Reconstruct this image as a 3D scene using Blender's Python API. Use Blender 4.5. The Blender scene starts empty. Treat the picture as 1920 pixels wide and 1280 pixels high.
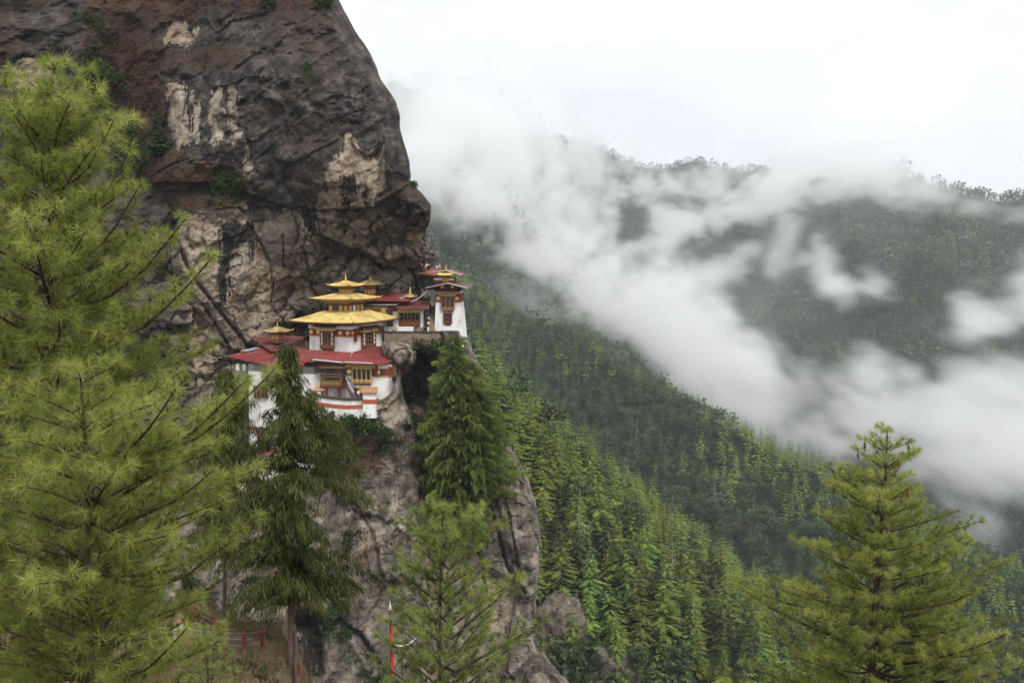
import bpy, bmesh, math, random
import numpy as np
from mathutils import Vector, Matrix

random.seed(7)
rng = np.random.default_rng(11)
R = math.radians
scene = bpy.context.scene
C = scene.collection
PI = math.pi

# ------------------------------------------------------------------ camera
HFOV = R(50)
F = 960 / math.tan(HFOV / 2)            # focal length in photo pixels (1920 wide)
PITCH = R(5.0)
cam_d = bpy.data.cameras.new('camera')
cam_d.angle = HFOV
cam_d.clip_start = 0.1
cam_d.clip_end = 20000
cam = bpy.data.objects.new('camera', cam_d)
C.objects.link(cam)
cam.location = (0, 0, 0)
cam.rotation_euler = (PI / 2 - PITCH, 0, 0)
scene.camera = cam

# ------------------------------------------------------------------ overcast sky
SUN_EL, SUN_AZ = R(52), R(150)          # azimuth clockwise from +Y: behind the camera, to the right
w = bpy.data.worlds.new('World')
scene.world = w
w.use_nodes = True
nt = w.node_tree
nt.nodes.clear()
out = nt.nodes.new('ShaderNodeOutputWorld')
bg = nt.nodes.new('ShaderNodeBackground')
sky = nt.nodes.new('ShaderNodeTexSky')
sky.sky_type = 'NISHITA'
sky.sun_disc = False
sky.sun_elevation = SUN_EL
sky.sun_rotation = SUN_AZ
sky.altitude = 3000
tc = nt.nodes.new('ShaderNodeTexCoord')
mp = nt.nodes.new('ShaderNodeMapping')
mp.inputs['Scale'].default_value = (1, 1, 2.2)
no = nt.nodes.new('ShaderNodeTexNoise')
no.inputs['Scale'].default_value = 2.3
no.inputs['Detail'].default_value = 6
no.inputs['Roughness'].default_value = .55
cr = nt.nodes.new('ShaderNodeValToRGB')
cr.color_ramp.elements[0].position = .36
cr.color_ramp.elements[0].color = (.50, .512, .54, 1)
cr.color_ramp.elements[1].position = .62
cr.color_ramp.elements[1].color = (.66, .663, .67, 1)
sc_ = nt.nodes.new('ShaderNodeMix'); sc_.data_type = 'RGBA'; sc_.blend_type = 'MULTIPLY'
sc_.inputs['Factor'].default_value = 1
sc_.inputs['B'].default_value = (10, 10, 10, 1)
mx = nt.nodes.new('ShaderNodeMix'); mx.data_type = 'RGBA'
mx.inputs['Factor'].default_value = .96
L = nt.links.new
L(tc.outputs['Generated'], mp.inputs['Vector'])
L(mp.outputs['Vector'], no.inputs['Vector'])
L(no.outputs['Fac'], cr.inputs['Fac'])
L(cr.outputs['Color'], sc_.inputs['A'])
L(sky.outputs['Color'], mx.inputs['A'])
L(sc_.outputs['Result'], mx.inputs['B'])
L(mx.outputs['Result'], bg.inputs['Color'])
bg.inputs['Strength'].default_value = .10
L(bg.outputs['Background'], out.inputs['Surface'])

sd = bpy.data.lights.new('sun', 'SUN')
sd.energy = 1.5
sd.angle = R(12)
sd.color = (1, .965, .9)
sun = bpy.data.objects.new('sun', sd)
C.objects.link(sun)
to_sun = Vector((math.sin(SUN_AZ) * math.cos(SUN_EL), math.cos(SUN_AZ) * math.cos(SUN_EL), math.sin(SUN_EL)))
sun.rotation_euler = to_sun.to_track_quat('Z', 'Y').to_euler()
sun.location = (60, -60, 120)

vs = scene.view_settings
vs.view_transform = 'Standard'
vs.look = 'None'
vs.exposure = 0.95
vs.gamma = 1
vs.use_curve_mapping = False
cy = scene.cycles
cy.max_bounces = 12
cy.diffuse_bounces = 3
cy.glossy_bounces = 2
cy.transmission_bounces = 3
cy.transparent_max_bounces = 8
cy.volume_bounces = 8
cy.use_adaptive_sampling = False
cy.adaptive_threshold = .02
cy.use_denoising = True
cy.denoising_prefilter = 'ACCURATE'
cy.caustics_reflective = cy.caustics_refractive = False
cy.volume_step_rate = 1.5
cy.volume_max_steps = 160
cy.sample_clamp_indirect = 4

# ------------------------------------------------------------------ helpers
cp_, sp_ = math.cos(PITCH), math.sin(PITCH)


def at(px, py, Y):
    """the point of the place seen at photo pixel (px,py) at distance Y (works on arrays)"""
    dx = (np.asarray(px, float) - 960) / F
    dy = (640 - np.asarray(py, float)) / F
    k = Y / (cp_ + sp_ * dy)
    return np.stack(np.broadcast_arrays(dx * k, np.asarray(Y, float) * np.ones_like(k), (-sp_ + cp_ * dy) * k), -1)


def pix(P):
    P = np.asarray(P, float)
    x, y, z = P[..., 0], P[..., 1], P[..., 2]
    d = y * cp_ - z * sp_
    u = y * sp_ + z * cp_
    return 960 + F * x / d, 640 - F * u / d


def pz(py, Y):
    return float(at(960, py, Y)[2])


def hash3(ix, iy, iz, s):
    n = (ix * 374761393 + iy * 668265263 + iz * 2147483647 + s * 1274126177) & 0xffffffff
    n = ((n ^ (n >> 13)) * 1274126177) & 0xffffffff
    n = ((n ^ (n >> 16)) * 2246822519) & 0xffffffff
    return ((n ^ (n >> 15)) & 0xffffff) / float(0xffffff)


def vnoise(P, s=0):
    P = np.asarray(P, float)
    i = np.floor(P).astype(np.int64)
    f = P - i
    f = f * f * f * (f * (f * 6 - 15) + 10)
    r = 0
    for dx in (0, 1):
        wx = f[..., 0] if dx else 1 - f[..., 0]
        for dy in (0, 1):
            wy = f[..., 1] if dy else 1 - f[..., 1]
            for dz in (0, 1):
                wz = f[..., 2] if dz else 1 - f[..., 2]
                r = r + wx * wy * wz * hash3(i[..., 0] + dx, i[..., 1] + dy, i[..., 2] + dz, s)
    return r * 2 - 1


def fbm(P, o=5, s=0, g=.5, lac=2.03):
    a, t, r = 1., 0., 0
    P = np.asarray(P, float)
    for k in range(o):
        r = r + a * vnoise(P * lac ** k + 17.3 * k, s + k)
        t += a
        a *= g
    return r / t


def ridged(P, o=4, s=0):
    a, t, r = 1., 0., 0
    P = np.asarray(P, float)
    for k in range(o):
        r = r + a * (1 - np.abs(vnoise(P * 2.1 ** k + 9.1 * k, s + k)) * 2)
        t += a
        a *= .5
    return r / t


def facets(P, s=0):
    """broken rock: every cell is a tilted plane; returns height and distance to the next cell"""
    i = np.floor(P).astype(np.int64)
    d1 = np.full(P.shape[:-1], 9.)
    d2 = d1.copy()
    h = np.zeros_like(d1)
    for dx in (-1, 0, 1):
        for dy in (-1, 0, 1):
            for dz in (-1, 0, 1):
                a, b, c = i[..., 0] + dx, i[..., 1] + dy, i[..., 2] + dz
                q = np.stack([a + hash3(a, b, c, s), b + hash3(a, b, c, s + 1), c + hash3(a, b, c, s + 2)], -1)
                v = P - q
                d = np.sqrt((v * v).sum(-1))
                hh = (hash3(a, b, c, s + 3) - .5) + v[..., 0] * (hash3(a, b, c, s + 4) - .5) * 1.4 \
                    + v[..., 2] * (hash3(a, b, c, s + 5) - .5) * 1.4
                m = d < d1
                d2 = np.where(m, d1, np.minimum(d2, d))
                h = np.where(m, hh, h)
                d1 = np.minimum(d1, d)
    return h, d2 - d1


def sstep(a, b, x):
    t = np.clip((np.asarray(x, float) - a) / (b - a), 0, 1)
    return t * t * (3 - 2 * t)


def polydist(px, py, pts):
    d = np.full(np.shape(px), 1e9)
    for (ax, ay), (bx, by) in zip(pts[:-1], pts[1:]):
        vx, vy = bx - ax, by - ay
        t = np.clip(((px - ax) * vx + (py - ay) * vy) / (vx * vx + vy * vy + 1e-9), 0, 1)
        d = np.minimum(d, np.hypot(px - ax - t * vx, py - ay - t * vy))
    return d


def inpoly(px, py, pts):
    r = np.zeros(np.shape(px), bool)
    n = len(pts)
    for k in range(n):
        ax, ay = pts[k]
        bx, by = pts[(k + 1) % n]
        c = ((ay > py) != (by > py)) & (px < (bx - ax) * (py - ay) / (by - ay + 1e-12) + ax)
        r ^= c
    return r


def soft(px, py, pts, w_=8):
    """1 inside the outline, falling to 0 over w_ pixels at its edge"""
    d = polydist(px, py, list(pts) + [pts[0]])
    return np.clip(.5 + np.where(inpoly(px, py, pts), d, -d) / w_, 0, 1)


def np_mesh(name, V, Fc, attrs=None, mats=(), smooth=False, mat_idx=None):
    """mesh from arrays; Fc is (n,3) or (n,4)"""
    me = bpy.data.meshes.new(name)
    V = np.ascontiguousarray(V, dtype=np.float32)
    Fc = np.ascontiguousarray(Fc, dtype=np.int32)
    n, k = Fc.shape
    me.vertices.add(len(V))
    me.vertices.foreach_set('co', V.ravel())
    me.loops.add(n * k)
    me.loops.foreach_set('vertex_index', Fc.ravel())
    me.polygons.add(n)
    me.polygons.foreach_set('loop_start', np.arange(0, n * k, k, dtype=np.int32))
    me.polygons.foreach_set('loop_total', np.full(n, k, np.int32))
    if mat_idx is not None:
        me.polygons.foreach_set('material_index', np.ascontiguousarray(mat_idx, np.int32))
    me.polygons.foreach_set('use_smooth', np.full(n, bool(smooth)))
    for m in mats:
        me.materials.append(m)
    for an, av in (attrs or {}).items():
        av = np.asarray(av, np.float32)
        if av.ndim == 1:
            me.attributes.new(an, 'FLOAT', 'POINT').data.foreach_set('value', av)
        else:
            if av.shape[1] == 3:
                av = np.hstack([av, np.ones((len(av), 1), np.float32)])
            me.attributes.new(an, 'FLOAT_COLOR', 'POINT').data.foreach_set('color', np.ascontiguousarray(av).ravel())
    me.update(calc_edges=True)
    return me


def link(name, data, parent=None):
    o = bpy.data.objects.new(name, data)
    C.objects.link(o)
    if parent is not None:
        o.parent = parent
    return o


def tag(o, label=None, cat=None, group=None, kind=None):
    if label: o['label'] = label
    if cat: o['category'] = cat
    if group: o['group'] = group
    if kind: o['kind'] = kind
    return o


def thing(name, label, cat, loc=(0, 0, 0), rz=0, group=None):
    o = bpy.data.objects.new(name, None)
    C.objects.link(o)
    o.empty_display_size = .3
    o.location = [float(v) for v in loc]
    o.rotation_euler = (0, 0, rz)
    return tag(o, label, cat, group)


def grid_faces(nu, nv, off=0):
    a = (np.arange(nu - 1)[:, None] * nv + np.arange(nv - 1)[None]).ravel() + off
    return np.stack([a, a + 1, a + nv + 1, a + nv], -1)


# ------------------------------------------------------------------ materials
def newmat(name):
    m = bpy.data.materials.new(name)
    m.use_nodes = True
    t = m.node_tree
    b = t.nodes['Principled BSDF']
    b.inputs['Specular IOR Level'].default_value = .25
    return m, t, b


def nd(t, typ, **kw):
    n = t.nodes.new(typ)
    for k, v in kw.items():
        if k in n.inputs.keys():
            n.inputs[k].default_value = v
        else:
            setattr(n, k, v)
    return n


def noise(t, scale, detail=4, rough=.55, vec=None, stretch=None, dist=0):
    n = nd(t, 'ShaderNodeTexNoise', Scale=scale, Detail=detail, Roughness=rough, Distortion=dist)
    if vec is None:
        vec = t.nodes.new('ShaderNodeTexCoord').outputs['Object']
    if stretch:
        m = nd(t, 'ShaderNodeMapping', Scale=stretch)
        t.links.new(vec, m.inputs['Vector'])
        vec = m.outputs['Vector']
    t.links.new(vec, n.inputs['Vector'])
    return n.outputs['Fac']


def ramp(t, fac, stops):
    n = t.nodes.new('ShaderNodeValToRGB')
    e = n.color_ramp.elements
    while len(e) < len(stops):
        e.new(.5)
    for k, (p, c) in enumerate(stops):
        e[k].position = p
        e[k].color = (*c, 1) if len(c) == 3 else c
    t.links.new(fac, n.inputs['Fac'])
    return n.outputs['Color']


def mixc(t, fac, a, b, blend='MIX'):
    n = t.nodes.new('ShaderNodeMix')
    n.data_type = 'RGBA'
    n.blend_type = blend
    for s, v in (('Factor', fac), ('A', a), ('B', b)):
        if isinstance(v, (int, float)):
            n.inputs[s].default_value = v
        elif isinstance(v, tuple):
            n.inputs[s].default_value = (*v, 1) if len(v) == 3 else v
        else:
            t.links.new(v, n.inputs[s])
    return n.outputs['Result']


def mth(t, op, a, b=0., clamp=False):
    n = t.nodes.new('ShaderNodeMath')
    n.operation = op
    n.use_clamp = clamp
    for k, v in enumerate((a, b)):
        if isinstance(v, (int, float)):
            n.inputs[k].default_value = v
        else:
            t.links.new(v, n.inputs[k])
    return n.outputs[0]


def attr(t, name, out_='Fac'):
    n = t.nodes.new('ShaderNodeAttribute')
    n.attribute_name = name
    return n.outputs[out_]


def bump(t, b, h, strength=.5, dist=.1):
    n = nd(t, 'ShaderNodeBump', Strength=strength, Distance=dist)
    t.links.new(h, n.inputs['Height'])
    t.links.new(n.outputs['Normal'], b.inputs['Normal'])


def plain(name, col, rough=.7, metal=0., var=.25, scale=1.2, bmp=.0, spec=.3, dirt=None, dscale=.5):
    """painted or raw surface with grain and wear"""
    m, t, b = newmat(name)
    f = noise(t, scale, 6, .6)
    d = tuple(c * (1 - var) for c in col)
    u = tuple(min(1, c * (1 + var)) for c in col)
    c_ = ramp(t, f, [(.3, d), (.7, u)])
    if dirt:
        f2 = noise(t, dscale, 7, .65, stretch=(1, 1, .35))
        k = ramp(t, f2, [(.48, (0, 0, 0)), (.66, (.9, .9, .9))])
        c_ = mixc(t, k, c_, dirt)
    t.links.new(c_, b.inputs['Base Color'])
    b.inputs['Roughness'].default_value = rough
    b.inputs['Metallic'].default_value = metal
    b.inputs['Specular IOR Level'].default_value = spec
    if bmp:
        bump(t, b, noise(t, scale * 4, 5, .6), bmp, .05)
    return m


def tube(P, rad, n=6):
    P = np.asarray(P, float)
    rad = np.broadcast_to(rad, len(P))
    T = np.gradient(P, axis=0)
    T /= np.linalg.norm(T, axis=1, keepdims=True) + 1e-12
    ref = np.array([0.31, .2, .93]) if abs(T[0, 2]) < .9 else np.array([1., .1, 0])
    A = np.cross(T, ref); A /= np.linalg.norm(A, axis=1, keepdims=True)
    B = np.cross(T, A)
    q = np.linspace(0, 2 * PI, n + 1)[:-1]
    V = P[:, None] + rad[:, None, None] * (np.cos(q)[None, :, None] * A[:, None] + np.sin(q)[None, :, None] * B[:, None])
    Fc = []
    for i in range(len(P) - 1):
        for j in range(n):
            Fc.append((i * n + j, i * n + (j + 1) % n, (i + 1) * n + (j + 1) % n, (i + 1) * n + j))
    return V.reshape(-1, 3), np.array(Fc)


HAZE = 0.00008
MIST = 0.016

# ------------------------------------------------------------------ mountains
def crest(*pts):
    return np.array([at(a, b, y) for a, b, y in pts])


CRESTS = {
    'ridge': (crest((420, 330, 1500), (700, 450, 1350), (870, 560, 1230), (960, 608, 1170), (1040, 630, 1120), (1110, 662, 1080),
                    (1200, 722, 1020), (1300, 768, 970), (1400, 824, 930), (1480, 868, 900), (1560, 905, 870), (1700, 985, 820),
                    (1900, 1090, 760), (2300, 1260, 690)), .72),
    'spur': (crest((820, 640, 430), (890, 745, 455), (951, 812, 480), (1043, 858, 520), (1134, 930, 555), (1201, 992, 580),
                   (1274, 1080, 600), (1329, 1136, 612), (1390, 1200, 625), (1480, 1300, 640), (1700, 1500, 660)), .8),
    'saddle': (crest((600, 120, 2000), (700, 270, 1800), (800, 360, 1720), (880, 452, 1620), (980, 560, 1520), (1060, 612, 1450),
                     (1180, 720, 1380)), .8),
    'back': (crest((420, 20, 3100), (640, 110, 3000), (760, 195, 2900), (850, 240, 2900), (960, 262, 3000), (1060, 268, 3150), (1130, 288, 3150), (1200, 303, 3120), (1300, 315, 3080),
                   (1400, 322, 3050), (1460, 330, 3000), (1560, 350, 2900), (1650, 345, 2700)), .62),
    'peak': (crest((1560, 420, 2560), (1620, 348, 2480), (1690, 318, 2400), (1740, 345, 2380), (1830, 366, 2330), (1920, 382, 2280),
                   (2100, 400, 2200), (2500, 380, 2200)), .75),
    'rib': (crest((1690, 318, 2400), (1650, 420, 2200), (1590, 520, 2050), (1580, 640, 1900), (1620, 760, 1760), (1720, 880, 1650),
                  (1850, 1010, 1500)), .7),
    'flank': (crest((1130, 300, 3150), (1180, 430, 2800), (1230, 560, 2500), (1300, 680, 2300)), .7),
    'east': (crest((1920, 382, 2280), (1900, 500, 2050), (1930, 640, 1850), (2000, 800, 1650), (2060, 980, 1400)), .7),
}


def terrain(X, Y):
    X, Y = np.broadcast_arrays(np.asarray(X, float), np.asarray(Y, float))
    best = np.full(X.shape, -1e9)
    away = np.zeros(X.shape)
    who = np.zeros(X.shape, int)
    wx = X + 40 * fbm(np.stack([X / 260, Y / 260, X * 0], -1), 3, 5)
    wy = Y + 40 * fbm(np.stack([X / 260, Y / 260, X * 0 + 9], -1), 3, 6)
    for k, (P, slope) in enumerate(CRESTS.values()):
        near = np.minimum(1, Y / 1500)
        for A, B in zip(P[:-1], P[1:]):
            v = B - A
            qx, qy = X + (wx - X) * near, Y + (wy - Y) * near
            t = np.clip(((qx - A[0]) * v[0] + (qy - A[1]) * v[1]) / (v[0] ** 2 + v[1] ** 2), 0, 1)
            d = np.hypot(qx - A[0] - t * v[0], qy - A[1] - t * v[1])
            z = A[2] + t * v[2] - slope * (np.sqrt(d * d + 64) - 8)
            m = z > best
            best = np.where(m, z, best)
            away = np.where(m, d, away)
            who = np.where(m, k, who)
    n = fbm(np.stack([X / 130, Y / 130, X * 0 + 3], -1), 5, 21)
    n2 = ridged(np.stack([X / 380, Y / 520, X * 0 + 1], -1), 4, 31)
    far = sstep(900, 1900, Y)
    best = best + n * (4 + 34 * far) + (n2 - .45) * 170 * far * sstep(10, 180, away)
    return np.maximum(best, -620 + 20 * n), who


def tgrid():
    s = np.linspace(-.62, .85, 300)
    y = np.geomspace(245, 4700, 300)
    Yg = y[:, None] + 0 * s[None]
    Xg = y[:, None] * s[None]
    Z, who = terrain(Xg, Yg)
    # the gorge falls away in front of the spur
    Z = Z - 140 * (1 - sstep(245, 330, Yg)) * sstep(-60, 40, -Xg + 0)
    return np.stack([Xg, Yg, Z], -1), s, y


TG, TS, TY = tgrid()


def theight(X, Y):
    """height of the built sheet (bilinear)"""
    v = np.clip(np.log(Y / 245) / math.log(4700 / 245) * (len(TY) - 1), 0, len(TY) - 1.001)
    u = np.clip((X / Y + .62) / 1.47 * (len(TS) - 1), 0, len(TS) - 1.001)
    i, j = v.astype(int), u.astype(int)
    a, b = v - i, u - j
    Z = TG[..., 2]
    return (Z[i, j] * (1 - a) * (1 - b) + Z[i + 1, j] * a * (1 - b) + Z[i, j + 1] * (1 - a) * b + Z[i + 1, j + 1] * a * b)


def visible(P, up=14.):
    """which points, lifted by up, are seen over the sheet from the camera"""
    Q = P + np.array([0, 0, up])
    ok = np.ones(len(P), bool)
    for t in np.linspace(.2, .985, 56):
        S = Q * t
        m = S[:, 1] > 250
        ok &= ~(m & (theight(S[:, 0], np.maximum(S[:, 1], 246)) > S[:, 2]))
    return ok


mt, t, b = newmat('forest_floor')
geo = t.nodes.new('ShaderNodeNewGeometry')
f1 = noise(t, .02, 7, .65, vec=geo.outputs['Position'])
f2 = noise(t, .15, 5, .6, vec=geo.outputs['Position'])
c1 = ramp(t, f1, [(.35, (.014, .021, .011)), (.5, (.022, .032, .014)), (.66, (.05, .042, .026))])
c1 = mixc(t, .5, c1, ramp(t, f2, [(.3, (.3, .3, .3)), (.7, (1.25, 1.25, 1.2))]), 'MULTIPLY')
L = t.links.new
L(c1, b.inputs['Base Color'])
b.inputs['Roughness'].default_value = 1
b.inputs['Specular IOR Level'].default_value = 0
bump(t, b, f2, .8, 6)
FLOOR = mt

nv_, nu_ = TG.shape[:2]
o = link('mountain_terrain', np_mesh('mountain_terrain', TG.reshape(-1, 3), grid_faces(nv_, nu_)[:, ::-1], mats=[FLOOR], smooth=True))
tag(o, kind='structure')
a_ = np.linspace(0, 2 * PI, 49)[:-1]
rr = np.array([230., 6000.])
V = np.array([[r * math.cos(a), r * math.sin(a) + 1800, -640] for r in (30, 7000) for a in a_])
Fq = np.array([[k, (k + 1) % 48, 48 + (k + 1) % 48, 48 + k] for k in range(48)])
tag(link('valley_ground', np_mesh('valley_ground', V, Fq[:, ::-1], mats=[FLOOR])), kind='structure')


# ------------------------------------------------------------------ leaves
def leafmat(name, cols, trans=.25, rough=.75, objvar=.35, nscale=.01, nvar=.9):
    """foliage: colours from the leaf attribute 'tint' (0..1), drifting from tree to tree"""
    m, t, b = newmat(name)
    c = ramp(t, attr(t, 'tint'), [(k / (len(cols) - 1), q) for k, q in enumerate(cols)])
    oi = t.nodes.new('ShaderNodeObjectInfo')
    g = t.nodes.new('ShaderNodeNewGeometry')
    nf = noise(t, nscale, 4, .6, vec=g.outputs['Position'])
    v = mth(t, 'ADD', mth(t, 'MULTIPLY', oi.outputs['Random'], objvar), mth(t, 'MULTIPLY', mth(t, 'SUBTRACT', nf, .5), nvar))
    v = mth(t, 'ADD', v, .95 - objvar * .5)
    h = t.nodes.new('ShaderNodeHueSaturation')
    t.links.new(c, h.inputs['Color'])
    t.links.new(v, h.inputs['Value'])
    hv = mth(t, 'ADD', mth(t, 'MULTIPLY', mth(t, 'SUBTRACT', oi.outputs['Random'], .5), objvar * .12), .5)
    t.links.new(hv, h.inputs['Hue'])
    t.links.new(h.outputs['Color'], b.inputs['Base Color'])
    b.inputs['Roughness'].default_value = rough
    b.inputs['Specular IOR Level'].default_value = .12
    tr = t.nodes.new('ShaderNodeBsdfTranslucent')
    t.links.new(h.outputs['Color'], tr.inputs['Color'])
    mxs = t.nodes.new('ShaderNodeMixShader')
    mxs.inputs[0].default_value = trans
    t.links.new(b.outputs[0], mxs.inputs[1])
    t.links.new(tr.outputs[0], mxs.inputs[2])
    t.links.new(mxs.outputs[0], t.nodes['Material Output'].inputs['Surface'])
    return m


M_LIGHT = leafmat('light_conifer_needles', [(.085, .13, .036), (.205, .265, .064), (.36, .40, .10)], .4, objvar=.5)
M_DARK = leafmat('dark_forest_leaves', [(.026, .04, .02), (.07, .09, .04), (.15, .165, .08)], .25, objvar=.7)
M_FAR = leafmat('far_forest_leaves', [(.03, .052, .025), (.085, .115, .045), (.19, .22, .08)], .15, objvar=0, nscale=.006, nvar=2.4)
M_FIR = leafmat('fir_needles', [(.07, .105, .034), (.16, .215, .055), (.28, .335, .09)], .4, objvar=.1, nscale=.2)
M_BARK = plain('grey_brown_bark', (.075, .06, .047), .95, var=.5, scale=3, bmp=.5, spec=.1)


def frame_of(d):
    d = d / np.linalg.norm(d)
    a = np.cross(d, [0, 0, 1.])
    a = a / (np.linalg.norm(a) + 1e-9)
    return d, a, np.cross(a, d)


def conifer_mesh(name, seed, tiers=17, per=7, rad=.17, mats=None, droop=.35, twigs=3, power=.8, bare=.12, trunk_r=.011, wdf=.2, tw=.36, rag=0., tseg=4):
    """unit-high conifer: tapered trunk, whorls of drooping boughs each fringed with sprays"""
    r = np.random.default_rng(seed)
    V, Fc, T, M = [], [], [], []

    def tri(p, q, s, tint, m=1):
        k = len(V)
        V.extend([p, q, s]); T.extend([tint[0], tint[1], tint[2]])
        Fc.append((k, k + 1, k + 2)); M.append(m)
    n = 5 if tseg > 1 else 3
    lean = r.normal(0, .008, 2)
    for k in range(tseg):
        z0, z1 = k / tseg, (k + 1) / tseg
        for a in range(n):
            a0, a1 = 2 * PI * a / n, 2 * PI * (a + 1) / n
            P = [np.array([lean[0] * z + math.cos(q) * trunk_r * (1.02 - z), lean[1] * z + math.sin(q) * trunk_r * (1.02 - z), z * .98 - .03])
                 for q, z in ((a0, z0), (a1, z0), (a1, z1), (a0, z1))]
            tri(P[0], P[1], P[2], (.3,) * 3, 0); tri(P[0], P[2], P[3], (.3,) * 3, 0)
    for i in range(tiers):
        tt = i / (tiers - 1)
        h = bare + (1 - bare) * (tt ** .92) * .985
        R0 = rad * (1.02 - tt) ** power * (.75 + .5 * r.random())
        if tt < .12: R0 *= .75
        k = max(4, int(per * (1 - .35 * tt)))
        ph = r.random() * 6
        for j in range(k):
            if r.random() < .12: continue
            a = ph + 2 * PI * (j + r.normal(0, .18)) / k
            Lb = R0 * (.7 + .5 * r.random()) * (1 + rag * (r.normal() if r.random() < .5 else .3 * math.sin(3 * a + 9 * tt)))
            u = np.array([math.cos(a), math.sin(a), 0])
            sd_ = np.array([-u[1], u[0], 0])
            p0 = np.array([lean[0] * h, lean[1] * h, h + r.normal(0, .006)])
            mid = p0 + u * Lb * .55 + np.array([0, 0, Lb * (.06 - droop * .35)])
            tip = p0 + u * Lb + np.array([0, 0, -Lb * droop * (.75 + .5 * r.random())])
            wd = Lb * wdf
            b0 = .15 + .5 * r.random()
            tri(p0, mid - sd_ * wd + [0, 0, -wd * .35], tip, (b0, b0, min(1, b0 + .35)))
            tri(p0, tip, mid + sd_ * wd + [0, 0, -wd * .35], (b0, min(1, b0 + .35), b0))
            for q in range(twigs):
                f = .35 + .65 * (q + r.random()) / twigs
                c = p0 + (tip - p0) * f + np.array([0, 0, .02 * Lb])
                for sg in (-1, 1):
                    e = c + sd_ * sg * Lb * tw * (1.25 - .6 * f) + u * Lb * .17 + np.array([0, 0, -Lb * .14 * r.random()])
                    dn = c + sd_ * sg * Lb * .10 + u * Lb * .10 + np.array([0, 0, -Lb * (.10 + .14 * r.random())])
                    b1 = min(1, max(0, b0 + r.normal(.1, .15)))
                    tri(c, e, dn, (b1, min(1, b1 + .25), b1))
    tri(np.array([-.008, 0, .95]), np.array([.008, 0, .95]), np.array([0, 0, 1.01]), (.6,) * 3)
    return np_mesh(name, np.array(V), np.array(Fc), {'tint': np.array(T)}, mats, mat_idx=M)


def crown_mesh(name, seed, clumps=60, per=5, rx=.26, mats=None, base=.18, size=.07, flat=.8):
    """unit-high broad crown of leaf clumps on a forked trunk, uneven and with gaps"""
    r = np.random.default_rng(seed)
    V, Fc, T, M = [], [], [], []

    def tri(p, q, s, tint, m=1):
        k = len(V)
        V.extend([p, q, s]); T.extend([tint] * 3)
        Fc.append((k, k + 1, k + 2)); M.append(m)
    for k in range(5):
        e = np.array([r.normal(0, rx * .5), r.normal(0, rx * .5), .55 + .3 * r.random()]) if k else np.array([0, 0, .85])
        s = np.array([0, 0, -.04 if k == 0 else .22 + .1 * k])
        d, a, c = frame_of(e - s)
        wd = .022 if k == 0 else .011
        for q in range(3):
            a0, a1 = 2 * PI * q / 3, 2 * PI * (q + 1) / 3
            tri(s + (a * math.cos(a0) + c * math.sin(a0)) * wd, s + (a * math.cos(a1) + c * math.sin(a1)) * wd, e, .3, 0)
    lobes = [np.array([r.normal(0, rx * .55), r.normal(0, rx * .55), base + .15 + (1 - base - .22) * r.random()]) for _ in range(8)]
    lobes.append(np.array([0, 0, .86]))
    for k in range(clumps):
        lb = lobes[k % len(lobes)]
        v = r.normal(0, 1, 3); v /= np.linalg.norm(v)
        c = lb + v * np.array([rx * .55, rx * .55, .13 * flat]) * (.55 + .6 * r.random())
        c[2] = min(max(c[2], base * .8), 1)
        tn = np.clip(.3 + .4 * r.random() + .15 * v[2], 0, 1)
        for q in range(per):
            a = r.normal(0, 1, 3); a /= np.linalg.norm(a)
            e = np.cross(a, r.normal(0, 1, 3)); e /= np.linalg.norm(e)
            g = np.cross(a, e)
            c2 = c + r.normal(0, size * .55, 3)
            s = size * (.6 + .6 * r.random())
            tri(c2 + e * s * .6, c2 - e * s * .3 + g * s * .5, c2 - e * s * .3 - g * s * .5 - np.array([0, 0, s * .3]), np.clip(tn + r.normal(0, .12), 0, 1))
    return np_mesh(name, np.array(V), np.array(Fc), {'tint': np.array(T)}, mats, mat_idx=M)


LIGHTS = [conifer_mesh('conifer_tree', 100 + k, 17 + k % 4, 8, .175 + .025 * (k % 3), [M_BARK, M_LIGHT], .2 + .12 * (k % 2), 3, .7 + .1 * (k % 3), .06) for k in range(6)]
DARKC = [conifer_mesh('dark_conifer_tree', 200 + k, 14, 8, .21 + .02 * k, [M_BARK, M_DARK], .35, 3, .6, .06) for k in range(3)]
DARKB = [crown_mesh('broadleaf_tree', 300 + k, 90, 6, .32, [M_BARK, M_DARK]) for k in range(4)]


def tree_field():
    P, K = [], []
    for (x0, x1, y0, y1, st) in ((-90, 380, 255, 720, 7.2), (-260, 620, 700, 1330, 8.6)):
        X, Y = np.meshgrid(np.arange(x0, x1, st), np.arange(y0, y1, st))
        X = (X + rng.uniform(-.48, .48, X.shape) * st).ravel()
        Y = (Y + rng.uniform(-.48, .48, Y.shape) * st).ravel()
        _, who = terrain(X, Y)
        Z = theight(X, Y)
        Q = np.stack([X, Y, Z], -1)
        m = Z > -600
        P.append(Q[m]); K.append(who[m])
    P = np.concatenate(P); K = np.concatenate(K)
    px, py = pix(P + [0, 0, 10])
    m = (px > 840) & (px < 2020) & (py > 470) & (py < 1360)
    P, K, px, py = P[m], K[m], px[m], py[m]
    m = visible(P)
    return P[m], K[m], px[m], py[m]


TP, TK, tpx, tpy = tree_field()
pn = fbm(np.stack([TP[:, 0] / 60, TP[:, 1] / 60, TP[:, 2] * 0], -1), 3, 77)
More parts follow.
